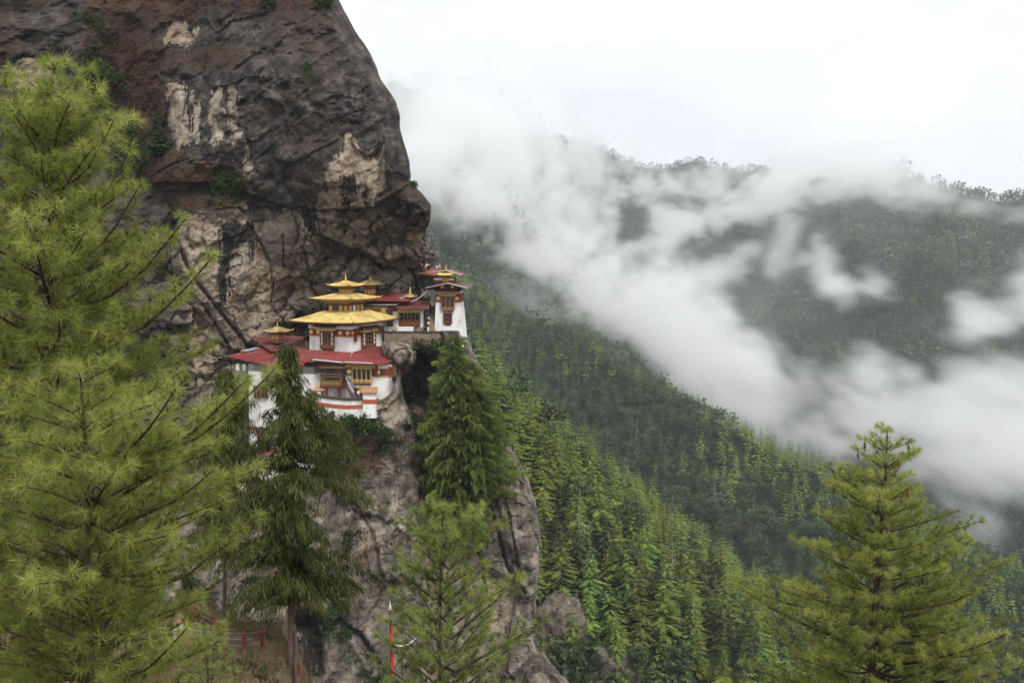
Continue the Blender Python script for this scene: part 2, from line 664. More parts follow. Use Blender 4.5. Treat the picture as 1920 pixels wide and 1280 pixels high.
# where the bright pines grow: the crest of the near spur, the far end of the ridge, the slope behind the tower
spur_depth = np.zeros(len(TP))
Pc = CRESTS['spur'][0]
crest_d = np.full(len(TP), 1e9)
for A, B in zip(Pc[:-1], Pc[1:]):
    v = B - A
    tt = np.clip(((TP[:, 0] - A[0]) * v[0] + (TP[:, 1] - A[1]) * v[1]) / (v[0] ** 2 + v[1] ** 2), 0, 1)
    crest_d = np.minimum(crest_d, np.hypot(TP[:, 0] - A[0] - tt * v[0], TP[:, 1] - A[1] - tt * v[1]))
pl = np.where(TK == 1, .93 - .25 * sstep(60, 130, crest_d), .10)
pl = np.where(TK == 0, .14 + .7 * sstep(1290, 1420, tpx) * sstep(60, -30, np.abs(tpy - (tpx - 1300) * .55 - 770) - 70)
              + .45 * sstep(1010, 930, tpx) + .3 * sstep(.15, .5, pn), pl)
is_light = rng.random(len(TP)) < pl + .25 * pn
hgt = np.where(is_light, rng.uniform(12, 27, len(TP)), rng.uniform(11, 24, len(TP)))
hgt = hgt * np.where(TK == 1, 1.06, 1.)
isz = hgt / TP[:, 1]
order = np.argsort(-isz)
inview = (tpx > 900) & (tpx < 1915) & (tpy < 1270) & (tpy > 500)
solo = {True: [], False: []}
for i in order:
    k = bool(is_light[i])
    if inview[i] and len(solo[k]) < (300 if k else 240):
        solo[k].append(i)
solo_set = set(solo[True]) | set(solo[False])


def split_tree(me):
    """trunk and crown of a tree mesh as two meshes"""
    v = np.empty(len(me.vertices) * 3, np.float32); me.vertices.foreach_get('co', v); v = v.reshape(-1, 3)
    f = np.empty(len(me.loops), np.int32); me.loops.foreach_get('vertex_index', f); f = f.reshape(-1, 3)
    mi = np.empty(len(me.polygons), np.int32); me.polygons.foreach_get('material_index', mi)
    tn = np.empty(len(v), np.float32); me.attributes['tint'].data.foreach_get('value', tn)
    out_ = []
    for k, nm in ((0, 'trunk'), (1, 'crown')):
        q = f[mi == k].ravel()
        out_.append(np_mesh(nm, v[q], np.arange(len(q)).reshape(-1, 3), {'tint': tn[q]}, [me.materials[k]]))
    return out_


SPLIT = {}
KINDS_ = {0: ('conifer_tree', 'bright yellow green conifer', 'bright conifers'), 1: ('dark_conifer_tree', 'dark green pointed conifer', 'dark conifers'),
          2: ('broadleaf_tree', 'dark olive round crowned tree', 'dark round trees')}


def zone(px, py, k):
    if k == 0:
        if py < 800: return 'on the slope just right of the white tower' if px < 1080 else 'along the middle ridge skyline'
        return 'on the shaded middle ridge face'
    if px < 1010: return 'on the near spur beside the grey buttress'
    if py > 1180: return 'low on the near spur'
    if py < 900: return 'at the upper end of the near spur'
    return 'in the middle of the near spur' if px < 1230 else 'on the lower crest of the near spur'


rest = []
for i in range(len(TP)):
    if is_light[i]:
        cls, me = 0, LIGHTS[i % len(LIGHTS)]
    elif rng.random() < .45:
        cls, me = 1, DARKC[i % len(DARKC)]
    else:
        cls, me = 2, DARKB[i % len(DARKB)]
    s = hgt[i] * (.8 if cls == 2 else 1)
    a = rng.random() * 6.28
    wd = s * rng.uniform(.95, 1.35)
    p = TP[i] - [0, 0, .4]
    if i in solo_set:
        if me.name not in SPLIT: SPLIT[me.name] = split_tree(me)
        zn = zone(tpx[i], tpy[i], int(TK[i]))
        nm, lb, gr = KINDS_[cls]
        o = thing(nm, lb + ' ' + zn, 'tree', p, a, gr + ' ' + zn)
        o.scale = (wd, wd, s)
        o.rotation_euler = (rng.normal(0, .03), rng.normal(0, .03), a)
        link('trunk', SPLIT[me.name][0], o)
        link('crown', SPLIT[me.name][1], o)
    else:
        rest.append((cls, me, p, a, wd, s))


def join_instances(name, items, mats):
    """many small trees as one mesh"""
    cache = {}
    VV, FF, TT, MM = [], [], [], []
    off = 0
    for me, p, a, wd, s in items:
        if me.name not in cache:
            v = np.empty(len(me.vertices) * 3, np.float32); me.vertices.foreach_get('co', v)
            f = np.empty(len(me.loops), np.int32); me.loops.foreach_get('vertex_index', f)
            mi = np.empty(len(me.polygons), np.int32); me.polygons.foreach_get('material_index', mi)
            tn = np.empty(len(me.vertices), np.float32); me.attributes['tint'].data.foreach_get('value', tn)
            ms = [mats.index(x) for x in me.materials]
            cache[me.name] = (v.reshape(-1, 3), f.reshape(-1, 3), np.array(ms)[mi], tn)
        v, f, mi, tn = cache[me.name]
        c, s_ = math.cos(a), math.sin(a)
        q = np.empty_like(v)
        q[:, 0] = (v[:, 0] * c - v[:, 1] * s_) * wd + p[0]
        q[:, 1] = (v[:, 0] * s_ + v[:, 1] * c) * wd + p[1]
        q[:, 2] = v[:, 2] * s + p[2]
        VV.append(q); FF.append(f + off); MM.append(mi)
        TT.append(np.clip(tn + rng.normal(0, .13), 0, 1))
        off += len(v)
    return np_mesh(name, np.concatenate(VV), np.concatenate(FF), {'tint': np.concatenate(TT)}, mats, mat_idx=np.concatenate(MM))


SMALL = {0: [conifer_mesh('s', 400 + k, 11, 7, .2, [M_BARK, M_LIGHT], .25, 2, .75, .06, tseg=1) for k in range(4)],
         1: [conifer_mesh('s', 410 + k, 10, 7, .22, [M_BARK, M_DARK], .35, 2, .65, .06, tseg=1) for k in range(3)],
         2: [crown_mesh('s', 420 + k, 44, 5, .31, [M_BARK, M_DARK], size=.09) for k in range(3)]}
for m in sum(SMALL.values(), []): m.name = 'small_tree.%d' % id(m)
items = [(SMALL[c][k % len(SMALL[c])], p, a, wd, s) for k, (c, me, p, a, wd, s) in enumerate(rest)]
o = link('ridge_forest', join_instances('ridge_forest', items, [M_BARK, M_LIGHT, M_DARK]))
tag(o, kind='stuff')

# bare grey snags standing among the living trees
M_SNAG = plain('bleached_dead_wood', (.30, .28, .25), .9, var=.25, scale=1)
r_ = np.random.default_rng(55)
for k, (px_, py_, lab) in enumerate(((1336, 925, 'pale bare dead trunk standing on the shaded face of the middle ridge'), (1188, 800, 'grey dead snag below the skyline of the middle ridge'),
                                     (1500, 838, 'thin bare snag on the ridge skyline against the mist'), (1530, 852, 'second thin bare snag further down the misty skyline'),
                                     (1075, 985, 'bare grey snag among the bright conifers of the near spur'), (1240, 1050, 'dead grey tree in the middle of the near spur crest'))):
    d_ = (tpx - px_) ** 2 + (tpy - py_) ** 2
    p = TP[d_.argmin()] + np.array([1.5, -2.5, 0])
    hh_ = r_.uniform(17, 24)
    t_ = thing('dead_tree', lab, 'tree', p)
    z_ = np.linspace(-1, hh_, 7)
    v, f = tube(np.stack([np.cumsum(r_.normal(0, .12, 7)), 0 * z_, z_], 1), .32 * (1.06 - z_ / hh_), 5)
    link('trunk', np_mesh('trunk', v, f, mats=[M_SNAG]), t_)
    for q in range(9):
        zz = hh_ * r_.uniform(.35, .95); a = r_.random() * 6.3; Lq = (hh_ - zz) * .35 + .8
        v, f = tube(np.array([[0, 0, zz], [math.cos(a) * Lq * .6, math.sin(a) * Lq * .6, zz + .1], [math.cos(a) * Lq, math.sin(a) * Lq, zz + Lq * .25]]), [.1, .07, .03], 4)
        link('branch', np_mesh('branch', v, f, mats=[M_SNAG]), t_)

# the woods of the mountains across the valley
FARM = [conifer_mesh('s', 500 + k, 5, 5, .2, [M_BARK, M_FAR], .4, 0, .7, .12, .02, wdf=.34, tseg=1) for k in range(4)] + \
       [crown_mesh('s', 510, 10, 2, .3, [M_BARK, M_FAR], size=.2)]
for m in FARM: m.name = 'far_tree.%d' % id(m)
ss = rng.uniform(-.16, .62, 66000)
yy = np.sqrt(rng.uniform(1330 ** 2, 3400 ** 2, 66000))
X, Y = ss * yy, yy
Q = np.stack([X, Y, theight(X, Y)], -1)
px, py = pix(Q)
m = (px > 700) & (px < 2000) & (py > 120) & (py < 1330) & (Q[:, 2] > -590)
Q = Q[m]
Q = Q[visible(Q, 16)]
Q = Q[:23000]
items = []
for k, p in enumerate(Q):
    s = rng.uniform(15, 32) * (1 - .2 * (p[1] > 2700))
    items.append((FARM[k % 5], p - [0, 0, 1], rng.random() * 6, s * 1.05, s))
A_ = CRESTS['back'][0]
o = link('far_forest', join_instances('far_forest', items, [M_BARK, M_FAR]))
tag(o, kind='stuff')
print('TREES solo', len(solo_set), 'rest', len(rest), 'far', len(Q))

# ------------------------------------------------------------------ air and mist
def volume_mat(name, dens, col, aniso=0.2):
    m = bpy.data.materials.new(name)
    m.use_nodes = True
    t = m.node_tree
    t.nodes.clear()
    o = t.nodes.new('ShaderNodeOutputMaterial')
    p = t.nodes.new('ShaderNodeVolumePrincipled')
    p.inputs['Color'].default_value = (*col, 1)
    p.inputs['Density'].default_value = dens
    p.inputs['Anisotropy'].default_value = aniso
    t.links.new(p.outputs[0], o.inputs['Volume'])
    return m, t, p


HX0, HX1, HY0, HY1, HZ0, HZ1 = -7050., 7050., -5250., 8850., -641., 640.
bm = bmesh.new()
bmesh.ops.create_cube(bm, size=1)
me = bpy.data.meshes.new('haze')
for v in bm.verts:
    v.co = ((HX0 + HX1) / 2 + v.co.x * (HX1 - HX0), (HY0 + HY1) / 2 + v.co.y * (HY1 - HY0), (HZ0 + HZ1) / 2 + v.co.z * (HZ1 - HZ0))
bm.to_mesh(me); bm.free()
me.materials.append(volume_mat('valley_air', HAZE, (.86, .93, 1.0))[0])
tag(link('haze', me), kind='stuff')

# drifting cloud between the ridge and the mountains: densities worked out on a grid
MN = np.array([-420., 1190., -560.]); MX = np.array([1620., 2990., 520.])
NX, NY, NZ = 272, 46, 158
gx, gy, gz = (np.linspace(MN[k], MX[k], n) for k, n in enumerate((NX, NY, NZ)))
G = np.stack(np.meshgrid(gx, gy, gz, indexing='ij'), -1)
wp = np.stack([fbm(G / 230 + 5 * k, 2, 900 + k) for k in range(3)], -1)
# streamers run up the slope, torn by the wind
dg = np.stack([(G[..., 0] * .8 + G[..., 2] * .6), G[..., 1], (-G[..., 0] * .6 + G[..., 2] * .8)], -1) + wp * 110
n1 = fbm(dg / np.array([150, 260, 190]), 4, 910, .6)
n2_ = 1 - 2.6 * np.abs(fbm((dg + wp * 50) / np.array([95, 190, 80]), 4, 930, .62))
n3_ = fbm((G + wp * 40) / np.array([40, 120, 34]), 4, 950, .68)
gpx, gpy = pix(G)
NZ_ = .78 * n1 / n1.std() + .4 * (n2_ - n2_.mean()) / n2_.std() + .55 * n3_ / n3_.std()
gY = G[..., 1]
D = np.zeros(gY.shape)
BANKS = [  # path over the photo, half width px, distance, half depth m, strength, raggedness
    ([(820, 330), (880, 360), (960, 420), (1060, 510), (1180, 600), (1310, 690), (1430, 765), (1570, 830), (1720, 850), (2000, 880)], 82, 1480, 230, 1.0, .9),
    ([(1150, 560), (1300, 640), (1480, 740), (1650, 790), (1820, 810), (2000, 840)], 75, 1450, 200, .9, .9),
    ([(850, 250), (930, 300), (1010, 350), (1080, 420)], 70, 1900, 250, .75, 1.3),
    ([(720, 235), (800, 240), (880, 235), (960, 250), (1060, 285), (1120, 330)], 52, 2450, 300, .6, 1.3),
    ([(1090, 340), (1190, 355), (1270, 352), (1340, 340)], 24, 2500, 200, .6, 1.4),
    ([(1250, 420), (1340, 395), (1430, 370), (1520, 350), (1600, 330), (1670, 320)], 30, 2150, 170, .8, 1.4),
    ([(1430, 345), (1520, 328), (1600, 315), (1660, 322)], 38, 2200, 200, .9, 1.1),
    ([(1060, 430), (1160, 470), (1250, 450), (1300, 420)], 16, 1950, 200, .45, 1.4),
    ([(1200, 560), (1290, 540), (1400, 480)], 22, 1800, 200, .4, 1.4),
    ([(1538, 482), (1552, 520), (1590, 536), (1640, 540)], 26, 1600, 120, .75, 1.25),
    ([(1830, 600), (1890, 570), (1980, 545)], 50, 1500, 160, .8, 1.2),
    ([(1640, 715), (1740, 745), (1840, 720), (1960, 760)], 52, 1480, 150, .6, 1.2),
    ([(1800, 880), (1870, 930), (1850, 1000)], 40, 1420, 120, .35, 1.2),
    ([(1720, 350), (1830, 385), (1950, 400)], 26, 2050, 160, .4, 1.3),
    ([(790, 360), (860, 440), (950, 530), (1050, 600)], 62, 1370, 110, .3, .8),
    ([(1480, 430), (1465, 470), (1445, 500)], 18, 1800, 120, .22, 1.5),
]
for path, hw, yc, yd, st, rg in BANKS:
    d = polydist(gpx, gpy, path) / hw
    yy_ = (gY - yc) / yd
    e = 1 - np.sqrt(d * d * .8 + yy_ * yy_ * .75)
    v = e * 1.05 + NZ_ * .5 * rg - .22
    D = np.maximum(D, (sstep(0, .7, v) * .4 + np.clip(v, 0, 1.2) ** 1.6 * .6) * st)
D += .019 * sstep(-.1, .5, n1 + .4 * n2_) * sstep(1300, 1600, gY)
# nothing in front of the ridge or inside the box's faces
edge = np.minimum.reduce([(G[..., k] - MN[k]) / (.06 * (MX[k] - MN[k])) for k in range(3)] + [(MX[k] - G[..., k]) / (.06 * (MX[k] - MN[k])) for k in range(3)])
D *= np.clip(edge, 0, 1)
D[D < .012] = 0
mist_me = bpy.data.meshes.new('mist')
mist_me.vertices.add(D.size)
mist_me.vertices.foreach_set('co', G.reshape(-1, 3).astype(np.float32).ravel())
mist_me.attributes.new('mist_density', 'FLOAT', 'POINT').data.foreach_set('value', D.astype(np.float32).ravel())
mm, t, p = volume_mat('drifting_mist', 1, (.998, .999, 1.0), .2)
t.links.new(mth(t, 'MULTIPLY', attr(t, 'density'), MIST), p.inputs['Density'])
p.inputs['Density Attribute'].default_value = ''
mist_me.materials.append(mm)
mist = tag(link('mist', mist_me), kind='stuff')
ng = bpy.data.node_groups.new('mist_grid', 'GeometryNodeTree')
ng.interface.new_socket('Geometry', in_out='INPUT', socket_type='NodeSocketGeometry')
ng.interface.new_socket('Geometry', in_out='OUTPUT', socket_type='NodeSocketGeometry')
gi, go = ng.nodes.new('NodeGroupInput'), ng.nodes.new('NodeGroupOutput')
pos = ng.nodes.new('GeometryNodeInputPosition')
sub = ng.nodes.new('ShaderNodeVectorMath'); sub.operation = 'SUBTRACT'
sub.inputs[1].default_value = MN
div = ng.nodes.new('ShaderNodeVectorMath'); div.operation = 'DIVIDE'
div.inputs[1].default_value = (MX - MN) / np.array([NX - 1, NY - 1, NZ - 1])
sx = ng.nodes.new('ShaderNodeSeparateXYZ')
GL = ng.links.new
GL(pos.outputs[0], sub.inputs[0]); GL(sub.outputs[0], div.inputs[0]); GL(div.outputs[0], sx.inputs[0])
rd = [mth(ng, 'ROUND', sx.outputs[k]) for k in range(3)]
ix = mth(ng, 'ADD', mth(ng, 'MULTIPLY', mth(ng, 'ADD', mth(ng, 'MULTIPLY', rd[0], NY), rd[1]), NZ), rd[2])
f2i = ng.nodes.new('FunctionNodeFloatToInt'); f2i.rounding_mode = 'ROUND'
GL(ix, f2i.inputs[0])
na = ng.nodes.new('GeometryNodeInputNamedAttribute'); na.data_type = 'FLOAT'
na.inputs['Name'].default_value = 'mist_density'
si = ng.nodes.new('GeometryNodeSampleIndex'); si.data_type = 'FLOAT'; si.domain = 'POINT'
GL(gi.outputs[0], si.inputs['Geometry'])
GL(na.outputs[0], si.inputs['Value'])
GL(f2i.outputs[0], si.inputs['Index'])
vc = ng.nodes.new('GeometryNodeVolumeCube')
vc.inputs['Min'].default_value = MN; vc.inputs['Max'].default_value = MX
vc.inputs['Resolution X'].default_value = NX; vc.inputs['Resolution Y'].default_value = NY; vc.inputs['Resolution Z'].default_value = NZ
GL(si.outputs[0], vc.inputs['Density'])
sm = ng.nodes.new('GeometryNodeSetMaterial'); sm.inputs['Material'].default_value = mm
GL(vc.outputs[0], sm.inputs[0]); GL(sm.outputs[0], go.inputs[0])
mod = mist.modifiers.new('mist_grid', 'NODES')
mod.node_group = ng

# ------------------------------------------------------------------ the cliff
def field(anch, sig):
    A = np.array(anch, float)

    def f(px, py):
        n = 0; d_ = 0
        for a, b_, y in A:
            q = ((px - a) ** 2 + (py - b_) ** 2) / (sig * sig)
            g = np.exp(-q / 2) + 1e-4 / (1 + q * q)
            n = n + g * y; d_ = d_ + g
        return n / d_
    return f


def line_step(px, py, pts, depth, fall, soft_=3., ends=25):
    """everything just under the line lies deeper (an undercut)"""
    xs = [p[0] for p in pts]; ys = [p[1] for p in pts]
    yl = np.interp(px, xs, ys)
    dy = py - yl
    e = sstep(xs[0] - ends * .2, xs[0] + ends, px) * (1 - sstep(xs[-1] - ends, xs[-1] + ends * .2, px))
    return depth * e * sstep(-soft_, soft_, dy) * np.exp(-np.maximum(dy, 0) / fall)


def rock_mat():
    m, t, b = newmat('cliff_rock')
    g = t.nodes.new('ShaderNodeNewGeometry').outputs['Position']
    nb = noise(t, .05, 8, .6, vec=g)
    nm = noise(t, .35, 8, .65, vec=g)
    nf = noise(t, 2.2, 8, .78, vec=g)
    ns = noise(t, .55, 6, .6, vec=g, stretch=(1, .6, .07))
    ns2 = noise(t, 1.6, 5, .6, vec=g, stretch=(1, .8, .045))
    dark = ramp(t, nm, [(.34, (.022, .018, .017)), (.45, (.054, .046, .043)), (.54, (.092, .08, .074)), (.66, (.19, .165, .15))])
    dark = mixc(t, ramp(t, nb, [(.46, (0, 0, 0)), (.66, (.75, .75, .75))]), dark, mixc(t, nm, (.052, .032, .025), (.10, .068, .05)))
    speck = ramp(t, nf, [(.66, (0, 0, 0)), (.74, (1, 1, 1))])
    dark = mixc(t, mth(t, 'MULTIPLY', speck, .55), dark, (.24, .21, .185))
    dark = mixc(t, ramp(t, ns, [(.55, (0, 0, 0)), (.68, (.7, .7, .7))]), dark, (.02, .017, .016))
    dark = mixc(t, ramp(t, noise(t, .9, 7, .75, vec=g, stretch=(1, .7, .4)), [(.62, (0, 0, 0)), (.7, (.6, .6, .6))]), dark, (.22, .18, .14))
    tan = ramp(t, nm, [(.34, (.19, .148, .11)), (.43, (.36, .292, .222)), (.55, (.50, .42, .33)), (.68, (.62, .55, .46))])
    tan = mixc(t, ramp(t, nb, [(.45, (0, 0, 0)), (.62, (.5, .5, .5))]), tan, (.33, .22, .14), 'MIX')
    tan = mixc(t, ramp(t, nf, [(.3, (.6, .6, .6)), (.4, (0, 0, 0))]), tan, (.12, .092, .07))
    stain = ramp(t, ns, [(.5, (0, 0, 0)), (.62, (.8, .8, .8))])
    tan = mixc(t, mth(t, 'MULTIPLY', stain, .42), tan, (.085, .07, .06))
    grey = ramp(t, nm, [(.34, (.058, .046, .036)), (.44, (.15, .124, .1)), (.55, (.25, .212, .172)), (.67, (.45, .40, .34))])
    grey = mixc(t, ramp(t, ns, [(.52, (0, 0, 0)), (.66, (.6, .6, .6))]), grey, (.075, .062, .052))
    lich = ramp(t, nf, [(.62, (0, 0, 0)), (.72, (1, 1, 1))])
    grey = mixc(t, mth(t, 'MULTIPLY', lich, .6), grey, (.45, .43, .40))
    grey = mixc(t, ramp(t, noise(t, .8, 6, .7, vec=g), [(.56, (0, 0, 0)), (.68, (.7, .7, .7))]), grey, (.13, .085, .05))
    brown = ramp(t, mixc(t, .5, nf, nm), [(.3, (.018, .014, .01)), (.45, (.05, .03, .02)), (.55, (.085, .042, .024)), (.68, (.10, .082, .035)), (.8, (.13, .115, .095))])
    c = mixc(t, attr(t, 'grey'), dark, grey)
    wob = mth(t, 'ADD', attr(t, 'tan'), mth(t, 'MULTIPLY', mth(t, 'SUBTRACT', mth(t, 'ADD', mth(t, 'MULTIPLY', mth(t, 'ADD', mth(t, 'MULTIPLY', nm, .55), mth(t, 'MULTIPLY', nf, .45)), .55), mth(t, 'MULTIPLY', ns, .45)), .5), 4.2))
    c = mixc(t, ramp(t, wob, [(.42, (0, 0, 0)), (.58, (1, 1, 1))]), c, tan)
    wob = mth(t, 'ADD', attr(t, 'dark_patch'), mth(t, 'MULTIPLY', mth(t, 'SUBTRACT', ns2, .5), 3))
    c = mixc(t, ramp(t, wob, [(.48, (0, 0, 0)), (.56, (.95, .95, .95))]), c, (.03, .027, .026))
    wob = mth(t, 'ADD', attr(t, 'pale'), mth(t, 'MULTIPLY', mth(t, 'SUBTRACT', ns2, .5), 3.0))
    c = mixc(t, ramp(t, wob, [(.9, (0, 0, 0)), (1.0, (.8, .8, .8))]), c, (.42, .39, .35))
    wob = mth(t, 'ADD', attr(t, 'brown'), mth(t, 'MULTIPLY', mth(t, 'SUBTRACT', mth(t, 'ADD', mth(t, 'MULTIPLY', nm, .55), mth(t, 'MULTIPLY', nf, .45)), .5), 4.2))
    c = mixc(t, ramp(t, wob, [(.45, (0, 0, 0)), (.75, (.9, .9, .9))]), c, brown)
    c = mixc(t, attr(t, 'crack'), c, (.016, .014, .013))
    t.links.new(c, b.inputs['Base Color'])
    b.inputs['Roughness'].default_value = .85
    b.inputs['Specular IOR Level'].default_value = .2
    h = mth(t, 'ADD', mth(t, 'MULTIPLY', nm, 1.), mth(t, 'MULTIPLY', nf, .45))
    h = mth(t, 'ADD', h, mth(t, 'MULTIPLY', noise(t, 9, 4, .7, vec=g), .15))
    bump(t, b, h, 1., 1.0)
    return m


ROCK = rock_mat()
TAN = [[(652, 258), (672, 283), (690, 292), (717, 283), (714, 330), (710, 352), (699, 378), (695, 389), (598, 391), (604, 368), (630, 318), (645, 280)],
       [(585, 396), (705, 392), (700, 430), (690, 470), (640, 466), (604, 442), (590, 420)],
       [(343, 400), (370, 398), (412, 418), (412, 470), (408, 540), (412, 590), (440, 652), (380, 660), (350, 560), (340, 480)],
       [(468, 390), (562, 396), (590, 440), (600, 500), (596, 545), (540, 592), (440, 650), (424, 590), (432, 500), (456, 470)],
       [(315, 148), (350, 155), (372, 200), (376, 262), (335, 275), (316, 235)],
       [(395, 168), (412, 172), (424, 215), (425, 262), (404, 270)],
       [(304, 42), (345, 48), (352, 70), (340, 82), (315, 75)],
       [(345, 62), (372, 55), (370, 82), (352, 92)],
       [(28, 108), (80, 112), (100, 150), (70, 230), (30, 210)],
       [(690, 460), (790, 470), (790, 520), (745, 548), (690, 530)],
       [(750, 442), (792, 420), (800, 452), (765, 480)],
       [(540, 480), (700, 490), (790, 530), (780, 560), (650, 575), (540, 580)],
       [(360, 600), (440, 640), (480, 690), (420, 760), (350, 720)],
       [(432, 165), (446, 168), (452, 250), (440, 262)], [(462, 262), (472, 262), (474, 325), (463, 328)]]
DARK_PATCH = [[(413, 424), (440, 418), (478, 420), (482, 470), (468, 500), (462, 455), (436, 474), (430, 560), (410, 572), (412, 500)],  # outlines of dark streaks down the face
       [(640, 330), (662, 325), (668, 350), (655, 390), (646, 390)], [(676, 345), (686, 345), (700, 385), (690, 390)],
       [(345, 150), (356, 150), (362, 245), (352, 245)], [(560, 395), (586, 395), (592, 440), (578, 450)]]
PALE = [[(440, 455), (478, 440), (480, 520), (470, 570), (444, 580)], [(466, 300), (470, 300), (474, 325), (462, 326)]]
BROWN = [[(-300, -160), (560, -160), (640, -10), (560, 30), (380, 26), (240, 70), (175, 60), (150, 0), (-300, 40)],
         [(155, 60), (260, 50), (300, 105), (318, 260), (345, 300), (440, 318), (470, 350), (470, 372), (440, 395), (340, 402), (262, 340), (240, 260), (170, 180)],
         [(0, 70), (40, 60), (30, 110), (-40, 160), (-80, 120)],
         [(756, 340), (775, 345), (796, 366), (808, 390), (795, 392), (770, 365), (740, 362)],
         [(450, 680), (530, 640), (560, 590), (640, 560), (650, 575), (580, 620), (480, 700)],
         [(420, 80), (470, 105), (440, 130), (380, 130), (300, 105)]]
CRACKS = [([(425, 340), (470, 366), (520, 384), (600, 395), (695, 391)], 2.2, 1.0), ([(335, 455), (352, 500), (375, 535), (410, 580), (445, 625), (470, 655)], 4., 1.6),
          ([(380, 570), (410, 615), (430, 650)], 3, 1.0), ([(462, 415), (480, 440), (505, 490), (512, 530), (508, 570), (520, 590)], 2, .7),
          ([(530, 440), (532, 500)], 1.6, .6), ([(570, 470), (585, 540), (600, 560)], 2, .7), ([(590, 395), (602, 440)], 2, .8),
          ([(522, 415), (475, 412)], 1.5, .5), ([(705, 392), (720, 420), (735, 465)], 2.2, .8), ([(598, 440), (650, 465), (690, 478), (720, 505)], 3, 1.3),
          ([(640, 395), (646, 440)], 1.6, .5), ([(250, 355), (300, 320), (345, 300)], 2, .6), ([(548, 395), (560, 430), (556, 460)], 1.8, .6), ([(0, 130), (40, 105), (75, 108)], 3, 1)]


def rock_sheet(name, px, py, Yf, right_cols, feat, masks, amp=(1.6, .9), fac_mask=None, back=((6, 3), (14, 8), (30, 20), (60, 50), (90, 110)), left_back=False, kind='structure', smooth=False, top_cap=None):
    """a rock face over the grid px,py (photo pixels) at distance Yf, rounded back at its right edge"""
    Y = Yf(px, py) + feat(px, py)
    P0 = at(px, py, Y)
    big = fbm(P0 / 13, 5, 40)
    mid = fbm(P0 / 3.2, 5, 50, .55)
    fh, fe = facets(P0 / np.array([5.5, 8, 4.5]) + .35 * fbm(P0 / 4, 3, 61)[..., None], 60)
    fh2, fe2 = facets(P0 / np.array([2.1, 3.5, 1.7]) + .3 * fbm(P0 / 2, 2, 71)[..., None], 70)
    fm = fac_mask(px, py) if fac_mask else 0
    ca, sa = .82, .57
    Pr = np.stack([P0[..., 0] * ca + P0[..., 2] * sa, P0[..., 1], -P0[..., 0] * sa + P0[..., 2] * ca], -1)
    rg = ridged(Pr / np.array([9, 6, 2.6]), 4, 45)
    pit = sstep(.15, .5, fbm(P0 / np.array([5, 5, 3.2]), 4, 47))
    fh3, fe3 = facets(P0 / np.array([11, 14, 9]) + .3 * fbm(P0 / 7, 3, 66)[..., None], 90)
    dY = -fh3 * 2.2 * (.35 + .65 * fm) - big * amp[0] - mid * amp[1] - (rg - .3) * .55 * amp[1] + pit * .9 * amp[1] - fm * (fh * 2.4 + fh2 * 1.3) + fm * (.5 * np.exp(-fe * 14) + .25 * np.exp(-fe2 * 14))
    crk = np.zeros(px.shape)
    for pts, wd, dp in masks.get('cracks', []):
        wob = 2.5 * fbm(P0 / 1.5, 3, 88)
        q = np.exp(-(polydist(px + wob, py + wob * .7, pts) / wd) ** 2)
        dY = dY + q * dp
        crk = np.maximum(crk, q * .85)
    crk = np.maximum(crk, fm * .8 * np.exp(-fe * 30))
    crk = np.maximum(crk, (.3 + .7 * fm) * .9 * np.exp(-fe3 * 55))
    Y = Y + dY
    nr, nc = px.shape
    # rounding at the right edge
    last = px[:, -1:]
    d = (last - px)
    rd = np.clip(1 - d / right_cols, 0, 1)
    Y = Y + 7 * (1 - np.sqrt(np.clip(1 - rd * rd, 0, 1)))
    if left_back:
        rl = np.clip(1 - (px - px[:, :1]) / left_back, 0, 1)
        Y = Y + 12 * (1 - np.sqrt(np.clip(1 - rl * rl, 0, 1)))
    cols_px, cols_py, cols_Y = [px], [py], [Y]
    for dyy, dpx in back:
        cols_px.append(last - dpx * .55); cols_py.append(py[:, -1:]); cols_Y.append(Y[:, -1:] + dyy + .8 * big[:, -1:])
    if left_back:
        for dyy, dpx in back[:3]:
            cols_px.insert(0, px[:, :1] + dpx * .3); cols_py.insert(0, py[:, :1]); cols_Y.insert(0, Y[:, :1] + dyy)
    PX = np.hstack(cols_px); PY = np.hstack(cols_py); YY = np.hstack(cols_Y)
    V = at(PX, PY, YY)
    A = {}
    for k in ('tan', 'dark_patch', 'pale', 'brown', 'grey'):
        v = np.zeros(PX.shape)
        wx = PX + 7 * fbm(V / 3.5, 3, 95); wy = PY + 7 * fbm(V / 3.5, 3, 96)
        for pl in masks.get(k, []):
            st = 1.
            if isinstance(pl, tuple): pl, st = pl
            v = np.maximum(v, soft(wx, wy, pl, {'tan': 34, 'brown': 70, 'pale': 40, 'dark_patch': 22}.get(k, 30)) * st)
        A[k] = v.ravel()
    if masks.get('all_grey'): A['grey'] = np.full(PX.size, masks['all_grey'])
    nb_ = PX.shape[1] - nc
    ck = np.zeros(PX.shape)
    o_ = 3 if left_back else 0
    ck[:, o_:o_ + nc] = crk
    A['crack'] = ck.ravel()
    if top_cap is not None:
        # a ledge running back from the top edge
        V = np.vstack([V[:1] + np.array([0, dy, 0.2]) for dy in top_cap[::-1]] + [V])
        kk = len(top_cap)
        for k in A:
            q = A[k].reshape(PX.shape)
            A[k] = np.vstack([q[:1]] * kk + [q]).ravel()
        V = V.reshape(-1, V.shape[-2] if V.ndim == 3 else 1, 3) if V.ndim != 3 else V
    n0, n1_ = V.shape[:2]
    me = np_mesh(name, V.reshape(-1, 3), grid_faces(n0, n1_)[:, ::-1], A, [ROCK], smooth=smooth)
    o = tag(link(name, me), kind=kind)
    return o, V, A


def lerp_cols(left, right, n, dense=1.0):
    u = np.linspace(0, 1, n) ** dense
    return left[:, None] + (right - left)[:, None] * u[None]


